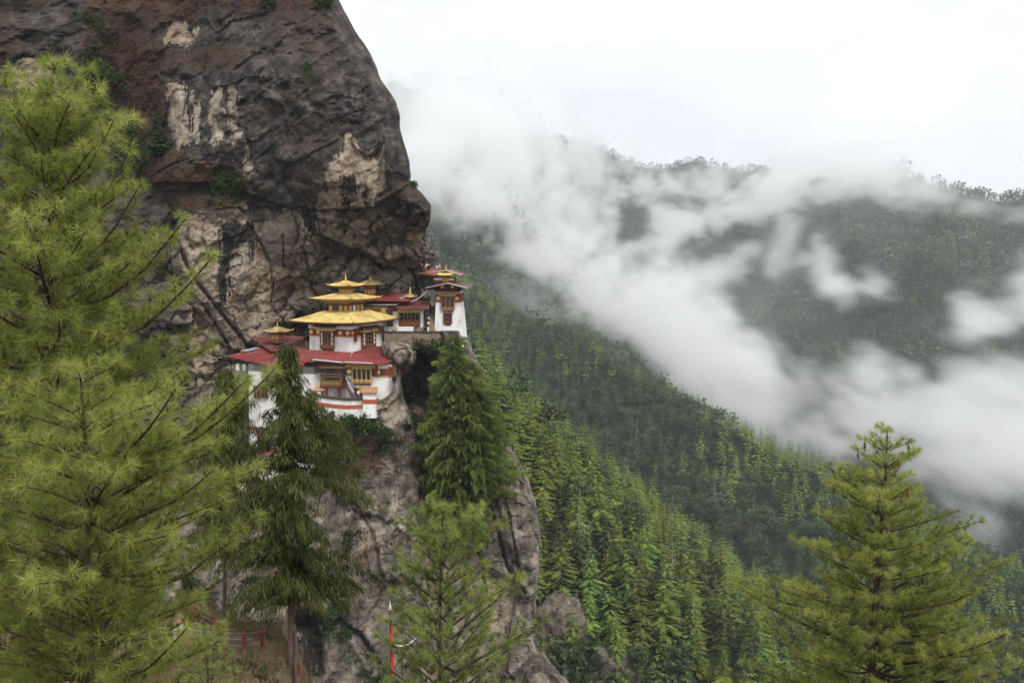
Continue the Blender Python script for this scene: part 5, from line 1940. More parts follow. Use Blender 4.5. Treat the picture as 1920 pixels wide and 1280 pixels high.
for k in range(1, 10):
    t = k / 10
    A0 = P[0] + (P[1] - P[0]) * min(1, t * 1.8) if t < .556 else P[1] + (P[2] - P[1]) * (t - .556) / .444
    A1 = P[4] + (P[3] - P[4]) * t
    v, f = tube(np.array([A0, A1]) + [0, 0, .04], .045, 4)
    MB().add(v, f).build('roof_seam', REDROOF, Lw.e)
MB().slab([Lw.loc(452, 657, 206.6), Lw.loc(478, 651, 208), Lw.loc(486, 652, 207.4), Lw.loc(462, 658.5, 206)], .06).build('zinc_sheet', ZINC, Lw.e)
rp2 = [(471.5, 633.6, 212), (507, 656.5, 203), (576, 654, 203), (567, 630, 212.5), (538, 629, 214)]
P2 = [Lw.loc(*p) for p in rp2]
MB().slab(P2, .22).build('upper_roof', OLDROOF, Lw.e)
wp_ = [(P2[0][0] + .6, P2[0][1] + .3), (P2[1][0] + .5, P2[1][1] + .8), (P2[2][0] - .2, P2[2][1] + .8), (P2[3][0], P2[3][1])]
MB().prism(wp_, P[4][2] - 2.5, P2[1][2] - .25).build('clerestory_wall', MAROON, Lw.e)
c = Lw.loc(520.5, 634, 207)
lantern(Lw, c[0], c[1], c[2] - .2, .82, 1.5, 1.85, .8, 1.1, mat=OLDGOLD)

# small shelter at the far left
Sh = House('shelter', 'small timber shelter with grey sheet roof beside the cypress left of the white wing', 'shelter', 436, 782, 197, -15)
zS = lambda py: Sh.front(436, py)[1]
MB().slab([(-2.0, -.9, zS(743)), (1.9, -.9, zS(747)), (1.9, 1.2, zS(738)), (-1.6, 1.2, zS(736))], .14).build('roof', OLDROOF, Sh.e)
MB().slab([(-2.0, -.8, zS(743) + .06), (.2, -.8, zS(745) + .06), (.6, 1.0, zS(737.5) + .06), (-1.5, 1.0, zS(736.3) + .06)], .05).build('zinc_sheet', ZINC, Sh.e)
for x in (-1.5, -.1, 1.4):
    MB().box(x - .13, x + .13, -.5, -.25, zS(790), zS(746)).build('post', TIMBER, Sh.e)
MB().box(-1.6, 1.5, .6, .9, zS(795), zS(744)).build('back_wall', TIMBER, Sh.e)
Kt = House('lower_hut', 'low white hut with faded red roof seen through the cypress below the white wing', 'hut', 470, 885, 196.8, -12)
zK = lambda py: Kt.front(470, py)[1]
MB().box(-3.2, 4.0, 0, 4, -1.5, zK(852), .05).build('wall', WHITE, Kt.e)
MB().slab([(-3.8, -.8, zK(851)), (4.6, -.8, zK(851)), (4.2, 3, zK(842)), (-3.4, 3, zK(842))], .15).build('roof', OLDROOF, Kt.e)
MB().box(-1, -.1, -.06, .1, zK(884), zK(860)).build('door', MAROON, Kt.e)
MB().box(1.2, 2.4, -.08, .1, zK(872), zK(858)).build('window', MAROON, Kt.e)

# --- upper hall under the overhang
U = House('upper_hall', 'long upper hall with dull red roof tucked under the overhanging rock behind the golden temple', 'building', 740, 622, 212, -8)
zU = lambda py: U.front(740, py)[1]
xu0, _ = U.front(664, 600); xu1, _ = U.front(746, 600)
MB().box(xu0, xu1, 0, 8, -2, zU(584.5)).build('wall', WHITE, U.e)
MB().box(xu0, xu1, -.1, 7.9, zU(584.5), zU(573)).build('maroon_band', MAROON, U.e)
MB().box(xu0, U.front(728, 577)[0], -.65, .1, zU(580), zU(575)).build('beam', OCHRE, U.e)
MB().box(xu0, U.front(731, 577)[0], -.45, .1, zU(584), zU(580.5)).build('carved_beam', TIMBER, U.e)
for px in (672, 720):
    x, _ = U.front(px, 582)
    rondel(U, 'f', x, zU(581.5), .55, -.7)
MB().slab([(xu0, -1.6, zU(571.5)), (U.front(748, 570)[0], -1.6, zU(570.2)), (U.front(748, 570)[0], .5, zU(567)), (xu0, .5, zU(568))], .1).build('zinc_canopy', ZINC, U.e)
MB().box(xu0 + 1, xu1 + 2, .8, 8, zU(573), zU(561)).build('clerestory_wall', MAROON, U.e)
x0, _ = U.front(727.5, 590); x1, _ = U.front(736, 590)
window(U, 'f', x0, x1, zU(612), zU(578), 2, 4, .3, style='plain', bracket=False)
ur = [(617, 548.5, 222), (640, 561, 211.5), (766, 562.5, 209.8), (773, 558, 211.5), (762, 550, 217), (690, 545.5, 223)]
PU = [U.loc(*p) for p in ur]
MB().slab(PU, .25).build('roof', REDROOF, U.e)
for k in range(1, 12):
    t = k / 12
    v, f = tube(np.array([PU[1] + (PU[2] - PU[1]) * t, PU[0] + (PU[4] - PU[0]) * t + [0, 0, .25]]) + [0, 0, .05], .045, 4)
    MB().add(v, f).build('roof_seam', REDROOF, U.e)
MB().slab([U.loc(749, 559, 210.6), U.loc(758, 559, 210.6), U.loc(758, 557, 212), U.loc(749, 557, 212)], .1).build('zinc_sheet', ZINC, U.e)
c = U.loc(694, 551.5, 214)
lantern(U, c[0], c[1], c[2] - .1, .86, 1.95, 2.1, .95, .95, mat=OLDGOLD)
c = U.loc(769, 556, 211.3)
hip_roof(U, c[0], c[1], .85, .85, c[2] - .1, c[2] + .5, .06, .06, .1, OLDGOLD, 'lantern_roof', lift=.06, seg=4)
finial(U, c[0], c[1], c[2] + .5, 1.5, U.e)

# --- prayer wheel porch
Pw = House('prayer_wheel_porch', 'white porch with a row of orange prayer wheels under a red lean-to roof', 'porch', 790, 622, 211.5, -4)
zP = lambda py: Pw.front(790, py)[1]
X = lambda px: Pw.front(px, 600)[0]
MB().box(X(736), X(747), 0, 4, -1, zP(584)).box(X(788), X(793), 0, 4, -1, zP(581)).box(X(747), X(788), 1.6, 4, -1, zP(579)).build('wall', WHITE, Pw.e)
MB().box(X(746.5), X(788.5), 1.5, 1.58, zP(611), zP(583)).build('recess_dark', GLASS, Pw.e)  # near-black sheet over the white back wall, darkens the porch recess by colour
MB().box(X(722), X(776), -.9, .05, -1, zP(612.2)).build('base_wall', WHITE, Pw.e)
MB().box(X(747), X(788), -.3, .3, zP(583), zP(579)).box(X(745), X(790), -.5, .3, zP(586), zP(583)).build('beam', OCHRE, Pw.e)
for i in range(6):
    x = X(749) + i * (X(786) - X(749)) / 5
    MB().box(x - .1, x + .1, -.05, .12, zP(611), zP(585)).build('post', TIMBER, Pw.e)
MB().box(X(747), X(787), -.08, .1, zP(601.5), zP(600)).build('rail', TIMBER, Pw.e)
wm = None
WHEEL = plain('orange_prayer_wheel', (.42, .13, .04), .5, var=.2, scale=3, spec=.4)
for i in range(6):
    x = X(750.5) + (i + .35) * (X(786) - X(750)) / 6
    if wm is None:
        b0 = MB().lathe((0, .45, zP(610.5)), [(0, .2), (.06, .33), (.5, .34), (.95, .33), (1.0, .2)], 10).build('prayer_wheel', WHEEL, Pw.e)
        wm = b0.data
    else:
        b0 = link('prayer_wheel', wm, Pw.e)
    b0.location.x = x
MB().slab([Pw.loc(741, 576.5, 209.6), Pw.loc(804, 577.2, 209.2), Pw.loc(806, 563.5, 215), Pw.loc(768, 563, 215)], .2).build('roof', OLDROOF, Pw.e)
MB().box(X(793.5), X(804), 1.2, 3, -1, zP(577)).build('dark_doorway', GLASS, Pw.e)  # solid near-black block standing in for the shade inside the doorway
for k in range(5):
    MB().box(X(775 + k * 3.2), X(794), -.9 + k * .28, .3, zP(622 - k * 2.5) - .5, zP(622 - k * 2.5) + .18).build('step', STEPS, Pw.e)
m = MB().lathe((X(741), -.92, zP(616.3)), [(0, .62), (-.06, .6), (-.07, .1)], 20, ax=1)
m.v = [(X(741) + (p[0] - X(741)) * .95, p[1], zP(616.3) + (p[2] - zP(616.3)) * .5) for p in m.v]
m.build('oval_rim', WHEEL, Pw.e)
m = MB().lathe((X(741), -1.0, zP(616.3)), [(0, .46), (-.05, .44)], 20, ax=1)
m.v = [(X(741) + (p[0] - X(741)) * .95, p[1], zP(616.3) + (p[2] - zP(616.3)) * .45) for p in m.v]
m.build('oval_centre', plain('pale_green_paint', (.36, .46, .28), .7), Pw.e)

# terrace wall
Tw = House('terrace_wall', 'rubble terrace wall with a dark mossy cap below the prayer wheel porch', 'wall', 780, 632, 209.3, -3)
zT = lambda py: Tw.front(780, py)[1]
XT = lambda px: Tw.front(px, 626)[0]
body = MB().box(XT(720), XT(824), 0, 4, -2.2, zT(624)).build('wall_core', STONE, Tw.e)
MB().box(XT(719), XT(825), -.2, 4.2, zT(624), zT(621.8)).build('cap', DARKST, Tw.e)
r = np.random.default_rng(5)
for row in range(4):
    x = XT(720)
    while x < XT(823) - .3:
        wd = r.uniform(.35, .95)
        z0 = zT(624) - .02 - (row + 1) * .42
        st = MB().box(x + .02, min(x + wd, XT(824)) - .02, -.06 - r.random() * .1, .1, z0 + .02, z0 + .40, .02)
        st.build('stone', STONE if r.random() < .7 else STEPS, Tw.e)
        x += wd

# stone stair
St = House('stone_stair', 'steep stone stair with pale balustrade climbing between the porch and the tower', 'stairs', 809, 622, 210.6, 0)
XS = lambda px: St.front(px, 600)[0]
zS2 = lambda py: St.front(809, py)[1]
n = 19
for k in range(n):
    z0 = k * (zS2(576) / n)
    MB().box(XS(804.5), XS(814.5), k * .26, k * .26 + .4, z0 - .3, z0 + zS2(576) / n).build('step', STEPS, St.e)
for k in range(10):
    z0 = k * (zS2(576) / 10)
    MB().box(XS(801), XS(804.3), k * .49, k * .49 + .52, z0 - .6, z0 + .9).build('balustrade_panel', WHITE if k % 2 == 0 else DARKST, St.e)

# --- the tower
Tt = House('white_tower', 'tall tapering white tower with carved windows and gabled roofs at the cliff edge', 'tower', 841, 621, 211, -5)
zt_ = lambda py: Tt.front(841, py)[1]
XW = lambda px, y=0: Tt.front(px, 600, y)[0]
xl, xr = XW(813.8), XW(867.6)
tp = (XW(862) - xr) * -1
m = MB()
d = 6.2
z1 = zt_(567)
m.v += [(xl - .1, 0, -3), (xr + .2, 0, -3), (xr + .2, d, -3), (xl - .1, d, -3), (XW(816.8), .35, z1), (XW(862), .35, z1), (XW(862), d - .3, z1), (XW(816.8), d - .3, z1)]
m.f += [(0, 3, 2, 1), (4, 5, 6, 7), (0, 1, 5, 4), (1, 2, 6, 5), (2, 3, 7, 6), (3, 0, 4, 7)]
m.build('wall', WHITE, Tt.e)
xl2, xr2 = XW(816.6), XW(862.2)
MB().box(xl2, xr2, .32, d - .4, z1, zt_(550.5)).build('red_band', REDP, Tt.e)
MB().box(xl2 + .05, xr2 - .05, .36, d - .4, zt_(550.5), zt_(546.5)).build('cornice', WHITE, Tt.e)
MB().box(xl2 + .2, xr2 - .2, .5, d - .5, zt_(546.5), zt_(536)).build('upper_wall', MAROON, Tt.e)
MB().box(XW(822), XW(855.5), -.25, .5, zt_(554.4), zt_(550.4)).build('beam', OCHRE, Tt.e)
dentils(Tt, XW(822), XW(855.5), -.28, zt_(552.5), .4, .1, TIMBER)
MB().slab([(XW(817), -.95, zt_(546.4)), (XW(864), -.95, zt_(546.4)), (XW(864), .6, zt_(541.8)), (XW(817), .6, zt_(541.8))], .12).build('skirt_roof', OLDROOF, Tt.e)
for px in (822, 856):
    rondel(Tt, 'f', XW(px), zt_(559.7), .42, .28)
window(Tt, 'f', XW(828.2), XW(851.8), zt_(581), zt_(556), 3, 1, .5, style='carved', arch=True, plane=.25)
window(Tt, 'f', XW(832.5), XW(846.7), zt_(606.5), zt_(587.5), 3, 2, .35, style='carved', plane=.15, mat=MAROON)
dentils(Tt, xl2, xr2, .3, z1 - .02, .5, .1, OCHRE)


def gable_roof(H, xl_, xm, xr_, zl, zm, zr_, y0, y1, th, mat, name):
    o = MB().slab([(xl_, y0, zl), (xm, y0, zm), (xm, y1, zm), (xl_, y1, zl)], th).slab([(xm, y0, zm), (xr_, y0, zr_), (xr_, y1, zr_), (xm, y1, zm)], th).build(name, mat, H.e)
    MB().bar((xl_, y0 - .04, zl - th * .4), (xm, y0 - .04, zm - th * .4), .11).bar((xm, y0 - .04, zm - th * .4), (xr_, y0 - .04, zr_ - th * .4), .11).build('barge_board', ZINC, H.e)
    return o


gable_roof(Tt, XW(798, -1.8), XW(840, -1.8), XW(877, -1.8), zt_(538.5), zt_(529.8), zt_(538.8), -1.8, d + .6, .2, OLDROOF, 'roof')
pg = [(XW(806), zt_(541)), (XW(840), zt_(532)), (XW(870), zt_(541))]
m = MB(); m.v += [(p[0], .4, p[1]) for p in pg] + [(p[0], .8, p[1]) for p in pg]
m.f += [(0, 1, 2), (5, 4, 3), (0, 3, 4, 1), (1, 4, 5, 2), (2, 5, 3, 0)]
m.build('gable_wall', MAROON, Tt.e)
for px in (829, 848):
    rondel(Tt, 'f', XW(px), zt_(537.8), .34, .36)
MB().box(XW(814, 2), XW(850, 2), 2, d, zt_(533), zt_(520.5)).build('upper_storey', REDP, Tt.e)
MB().box(XW(813.5, 2), XW(829, 2), 1.92, 2.5, zt_(526), zt_(521.5)).box(XW(842, 2), XW(850.5, 2), 1.92, 2.5, zt_(526), zt_(522.5)).build('cornice', WHITE, Tt.e)
MB().box(XW(830, 2), XW(842.5, 2), 1.85, 2.2, zt_(529), zt_(521)).build('storey_panel', OCHRE, Tt.e)
gable_roof(Tt, XW(787, 1), XW(838, 1), XW(866, 1), zt_(512.6), zt_(506.5), zt_(515.5), 1.0, d + 1.5, .2, REDROOF, 'upper_roof')
m = MB().slab([Tt.loc(788, 512, 211.5), Tt.loc(816, 515.5, 210.5), Tt.loc(830, 505, 215.5), Tt.loc(812, 502, 217)], .18)
m.build('side_roof', REDROOF, Tt.e)
MB().box(XW(799, 3), XW(816, 3), 3, 6, zt_(545), zt_(513)).build('void_dark', DARKST, Tt.e)  # added dark block painting in the dark void under the side roof
hip_roof(Tt, XW(836.5, 2), 2.0, (XW(853, 2) - XW(820, 2)) / 2, 1.6, zt_(516), zt_(508), .1, .1, .14, GOLD, 'lantern_roof', lift=.15, seg=4)
MB().box(XW(829, 2), XW(844, 2), 1.3, 2.6, zt_(521), zt_(516.2)).build('lantern', TIMBER, Tt.e)
finial(Tt, XW(836.5, 2), 2.0, zt_(508.2), 1.05, Tt.e)
finial(Tt, XW(825, 3.5), 3.5, zt_(504.5), 1.2, Tt.e)
v, f = tube(np.array([Tt.loc(825, 505, 214.5), Tt.loc(825, 500, 214.5)]), .04, 4)
MB().add(v, f).build('mast', MAROON, Tt.e)

# grey pipe sagging from the tower eaves to the porch roof
q = np.linspace(0, 1, 14)
v, f = tube(at(771 + 29 * q, 564.5 - 19 * q ** 1.7, 209.6 + 0 * q), .12, 6)
o = MB().add(v, f).build('drain_pipe', ZINC, None)
tag(o, 'grey pipe curving from the tower eaves down to the red hall roof', 'pipe')
# bundle of white prayer flags on the rock above the tower roof
r = np.random.default_rng(9)
c0 = at(803, 502.5, 212)
FLW = plain('faded_prayer_cloth', (.62, .58, .58), .9, var=.25, scale=5)
root = thing('prayer_flag_bundle', 'bundle of faded white prayer flags heaped on the rock above the tower roof', 'prayer flags', c0)
for k in range(16):
    p = r.normal(0, 1, 3) * [.65, .3, .28]
    MB().slab([p, p + r.normal(0, .3, 3) + [.3, 0, .1], p + r.normal(0, .3, 3) + [.2, 0, .3], p + [0, 0, .35]], .03).build('flag', FLW if k % 4 else REDP, root)

# --- people
SKIN = plain('skin', (.33, .19, .125), .6, var=.08)


def cloth(name, col):
    return plain(name, col, .9, var=.12, scale=6)


def person(label, px, py, Y, h, top, legs, hair=(.02, .015, .012), pose='stand', face=0., robe=False, z=None):
    """figure about h tall with its feet (or seat) at the point"""
    p = at(px, py, Y)
    root = thing('person', label, 'person', p, face)
    s = h / 1.75
    if pose == 'stand':
        J = {'hip': (0, 0, .93), 'chest': (0, .01, 1.28), 'neck': (0, 0, 1.47), 'head': (0, -.02, 1.60), 'top': (0, -.01, 1.72),
             'kl': (-.10, -.03, .50), 'fl': (-.11, .02, .08), 'tl': (-.12, -.14, .04), 'kr': (.11, .04, .5), 'fr': (.13, .10, .08), 'tr': (.14, -.05, .04),
             'sl': (-.19, 0, 1.40), 'el': (-.25, .02, 1.12), 'hl': (-.23, -.12, .9), 'sr': (.19, 0, 1.40), 'er': (.25, .03, 1.12), 'hr': (.22, -.14, .92)}
    else:
        J = {'hip': (0, 0, .12), 'chest': (0, -.02, .47), 'neck': (0, -.05, .66), 'head': (0, -.08, .79), 'top': (0, -.07, .91),
             'kl': (-.16, -.42, .40), 'fl': (-.15, -.52, .02), 'tl': (-.15, -.66, -.02), 'kr': (.16, -.42, .38), 'fr': (.15, -.54, .02), 'tr': (.15, -.68, -.02),
             'sl': (-.19, -.03, .59), 'el': (-.25, -.16, .36), 'hl': (-.12, -.36, .42), 'sr': (.19, -.03, .59), 'er': (.25, -.16, .36), 'hr': (.12, -.36, .42)}

    def skin(name, bones, rad, mat):
        ks = []
        for a_, b_ in bones:
            for q in (a_, b_):
                if q not in ks: ks.append(q)
        me = bpy.data.meshes.new(name)
        me.from_pydata([tuple(np.array(J[k]) * s) for k in ks], [(ks.index(a_), ks.index(b_)) for a_, b_ in bones], [])
        o = link(name, me, root)
        sk = o.modifiers.new('skin', 'SKIN')
        if not me.skin_vertices:
            bm_ = bmesh.new(); bm_.from_mesh(me); bm_.verts.layers.skin.verify(); bm_.to_mesh(me); bm_.free()
        for k, d_ in zip(ks, me.skin_vertices[0].data):
            rr_ = rad[k] * s
            d_.radius = (rr_ * (1.35 if k in ('chest', 'hip') else 1), rr_)
            d_.use_root = (k == ks[0])
        o.modifiers.new('smooth', 'SUBSURF').levels = 1
        o.modifiers['smooth'].render_levels = 1
        me.materials.append(mat)
        return o
    rad = {'hip': .11, 'chest': .115, 'neck': .05, 'head': .095, 'top': .06, 'kl': .06, 'fl': .045, 'tl': .035, 'kr': .06, 'fr': .045, 'tr': .035, 'sl': .06, 'el': .045, 'hl': .035, 'sr': .06, 'er': .045, 'hr': .035}
    allb = [('hip', 'chest'), ('chest', 'neck'), ('neck', 'head'), ('head', 'top'), ('hip', 'kl'), ('kl', 'fl'), ('fl', 'tl'), ('hip', 'kr'), ('kr', 'fr'), ('fr', 'tr'),
            ('chest', 'sl'), ('sl', 'el'), ('el', 'hl'), ('chest', 'sr'), ('sr', 'er'), ('er', 'hr')]
    skin('body', allb, rad, SKIN)
    skin('shirt', [('hip', 'chest'), ('chest', 'sl'), ('sl', 'el'), ('chest', 'sr'), ('sr', 'er')], {k: v + .022 for k, v in rad.items()}, cloth('shirt_cloth', top))
    if robe:
        J['skirt'] = (0, 0, .12)
        rad['skirt'] = .2
        skin('robe', [('hip', 'skirt')], {'hip': .15, 'skirt': .19}, cloth('robe_cloth', legs))
    else:
        skin('trousers', [('hip', 'kl'), ('kl', 'fl'), ('hip', 'kr'), ('kr', 'fr')], {k: v + .02 for k, v in rad.items()}, cloth('trouser_cloth', legs))
    hc = np.array(J['head']) * s
    MB().lathe((hc[0], hc[1] + .015 * s, hc[2] + .0 * s), [(0.0, .100 * s), (.05 * s, .108 * s), (.1 * s, .09 * s), (.145 * s, .03 * s)], 9).build('hair', plain('hair', hair, .7), root, True)
    return root


person('monk in dark red robe standing at the right end of the balcony', 640, 722.5, 196.9, 1.7, (.22, .03, .03), (.16, .025, .03), robe=True)
person('person in white shirt and dark trousers by the courtyard door', 672, 748.5, 194.2, 1.75, (.75, .74, .74), (.03, .03, .035), face=.4)
person('dark clothed person sitting at the foot of the wooden stair', 662, 746, 194.6, 1.7, (.04, .04, .045), (.1, .1, .11), pose='sit', face=.3)
person('hiker in dark jacket standing on the steps beside the stone stair', 796.5, 621, 209.8, 1.75, (.03, .035, .04), (.025, .025, .03), face=2.6)

# ------------------------------------------------------------------ path railing, flag pole, shrine
POSTM = plain('red_brown_painted_concrete', (.17, .05, .036), .8, var=.35, scale=6, dirt=(.33, .25, .2), dscale=3)
RAILM = plain('galvanised_rail', (.27, .26, .25), .5, metal=.3, var=.2, scale=6)
post_me = None


def post(par, p, h):
    global post_me
    if post_me is None:
        b_ = MB().box(-.085, .085, -.085, .085, -.3, .86).box(-.11, .11, -.11, .11, .86, .93)
        b_.box(-.085, .085, -.085, .085, .93, 1.0, .02).box(-.065, .065, -.065, .065, 1.0, 1.16, .055)
        o = b_.build('post', POSTM, par)
        post_me = o.data
    else:
        o = link('post', post_me, par)
    o.location = p
    o.scale = (1, 1, h)


def rail_run(label, pixels, group, hs=1.):
    P = [ground_hit(a_, b_, y0, y1) for a_, b_, y0, y1 in pixels]
    root = thing('railing', label, 'railing', P[0], 0, group)
    for p in P: post(root, p - P[0], hs)
    for a_, b_ in zip(P[:-1], P[1:]):
        for z in (.35, .62, .9):
            MB().bar(a_ - P[0] + [0, .02, z * hs], b_ - P[0] + [0, .02, z * hs], .014, 6).build('rail', RAILM, root)
    return P


rail_run('railing with red brown posts climbing to the left along the upper path', [(367, 1170, 50, 56), (402, 1190, 49, 56)], 'path railings', 1.)
rail_run('railing with red brown posts and wires round the path corner left of the cypress', [(348, 1218, 44, 52), (459, 1225, 44, 52), (493, 1220, 46, 54)], 'path railings', 1.05)
rail_run('short red brown railing post at the foot of the cypress', [(553, 1264, 44, 52), (560, 1272, 44, 52)], 'path railings', .75)

# tall red prayer flag
YP = 38.
Pb = at(734, 1330, YP); Ptp = at(731.5, 1142, YP)
root = thing('prayer_flag_pole', 'tall slim pole with a long narrow red prayer flag at the bottom centre', 'flag pole', (Pb[0], Pb[1], float(ground_z(Pb[0], Pb[1]))))
b0 = np.array(root.location)
v, f = tube(np.array([b0 * 1., Ptp]) - b0, [.05, .03], 8)
MB().add(v, f).build('pole', MAROON, root)
finial(None, Ptp[0] - b0[0], Ptp[1] - b0[1], Ptp[2] - b0[2], .3, root, PAPER)
q = np.linspace(0, 1, 24)
fa = at(732.2 + 1.8 * q, 1168 + 170 * q, YP - .03) - b0
wv = .085 + .02 * np.sin(q * 19)
V = np.concatenate([fa + np.stack([0 * q, .05 * np.sin(q * 23), 0 * q], 1), fa + np.stack([wv, .08 * np.sin(q * 17 + 1), 0 * q - .04], 1)])
m = MB(); m.v = [tuple(p) for p in V] + [(p[0], p[1] + .012, p[2]) for p in V]
for k in range(23):
    m.f += [(k, k + 1, 25 + k, 24 + k), (48 + k, 72 + k, 73 + k, 49 + k), (k, 48 + k, 49 + k, k + 1), (24 + k, 25 + k, 73 + k, 72 + k)]
m.build('flag', plain('red_flag_cloth', (.5, .045, .025), .85, var=.18, scale=8), root)
q = np.linspace(0, 1, 20)
P = at(735 + 52 * q, 1206 - 18 * q + 12 * np.sin(q * PI), YP - .6 + 0 * q)
v, f = tube(P, .03, 5)
o = MB().add(v, f).build('rope', PAPER, None, True)
tag(o, 'white cord tied to the red flag pole and sagging to the small pine', 'cord')

# little shrine half hidden behind the big pine
p = ground_hit(336, 1192, 47, 56)
root = thing('shrine', 'small white shrine with orange roof half hidden behind the big pine', 'shrine', p)
root.scale = (.42, .42, .6)
MB().box(-.5, .5, -.5, .5, -.4, .55).box(-.56, .56, -.56, .56, .55, .65).build('base', WHITE, root)
MB().box(-.38, .38, -.38, .38, .65, 1.0).build('body', WHITE, root)
MB().lathe((0, 0, 1.0), [(0, .62), (.12, .55), (.3, .2), (.42, .05)], 4).build('roof', TILE, root)
finial(None, 0, 0, 1.38, .35, root)
# prayer flags on lines behind the big pine
r = np.random.default_rng(21)
COL = [plain('prayer_flag_' + n_, c_, .9, var=.15, scale=8) for n_, c_ in (('white', (.7, .68, .66)), ('red', (.5, .05, .03)), ('orange', (.6, .2, .04)), ('blue', (.08, .12, .3)))]
for (xa, ya, xb, yb, lab) in ((20, 1030, 120, 1052, 'string of white and red prayer flags behind the lower left of the big pine'),
                              (170, 1098, 230, 1120, 'short string of prayer flags glimpsed between boughs of the big pine')):
    q = np.linspace(0, 1, 16)
    P = at(xa + (xb - xa) * q, ya + (yb - ya) * q + 14 * np.sin(q * PI), 33.)
    root = thing('prayer_flag_string', lab, 'prayer flags', P[0], 0, 'prayer flag strings')
    v, f = tube(P - P[0], .008, 4)
    MB().add(v, f).build('line', FLW, root)
    for k in range(15):
        a_ = P[k] - P[0]; b_ = a_ + (P[k + 1] - P[k]) * .9
        dr = np.array([r.normal(0, .03), r.normal(0, .06), -.2])
        MB().slab([a_, b_, b_ + dr, a_ + dr], .004).build('flag', COL[int(r.choice(4, p=[.55, .25, .1, .1]))], root)

# ------------------------------------------------------------------ foreground pines
M_PINE = leafmat('blue_pine_needles', [(.14, .155, .04), (.30, .345, .08), (.50, .53, .16)], .46, rough=.5, objvar=0, nscale=.9)
M_PINE2 = leafmat('young_pine_needles', [(.12, .155, .042), (.25, .315, .078), (.43, .48, .14)], .46, rough=.5, objvar=0, nscale=.9)
M_TWIG = plain('pine_bark', (.07, .05, .038), .9, var=.45, scale=9, bmp=.5, spec=.1)
M_BUD = plain('pine_cone_scales', (.12, .065, .035), .8, var=.4, scale=40)


def join_vf(items):
    V, Fc, o_ = [], [], 0
    for v, f in items:
        V.append(v); Fc.append(f + o_); o_ += len(v)
    return np.concatenate(V), np.concatenate(Fc)


def needles(cs, ds, tint, n, ln, wd, r, spread=.95, sag=.15):
    """a brush of needles at every tuft centre"""
    m = len(cs)
    v = r.normal(0, 1, (m, n, 3)); v /= np.linalg.norm(v, axis=2, keepdims=True)
    d = ds[:, None] * .75 + v * spread + np.array([0, 0, -sag])
    d /= np.linalg.norm(d, axis=2, keepdims=True)
    s = np.cross(d, r.normal(0, 1, (m, n, 3))); s /= np.linalg.norm(s, axis=2, keepdims=True)
    le = ln * r.uniform(.6, 1.15, (m, n, 1)) * r.uniform(.68, 1.15, (m, 1, 1))
    c = cs[:, None] + ds[:, None] * r.uniform(-.06, .03, (m, n, 1))
    V = np.stack([c - s * wd, c + s * wd, c + d * le - np.array([0, 0, .12]) * le], 2)
    t0 = np.clip(tint[:, None] + r.normal(0, .13, (m, n)), 0, 1)
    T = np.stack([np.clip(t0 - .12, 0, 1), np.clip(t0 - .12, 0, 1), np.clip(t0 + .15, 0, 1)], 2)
    return V.reshape(-1, 3), T.ravel()


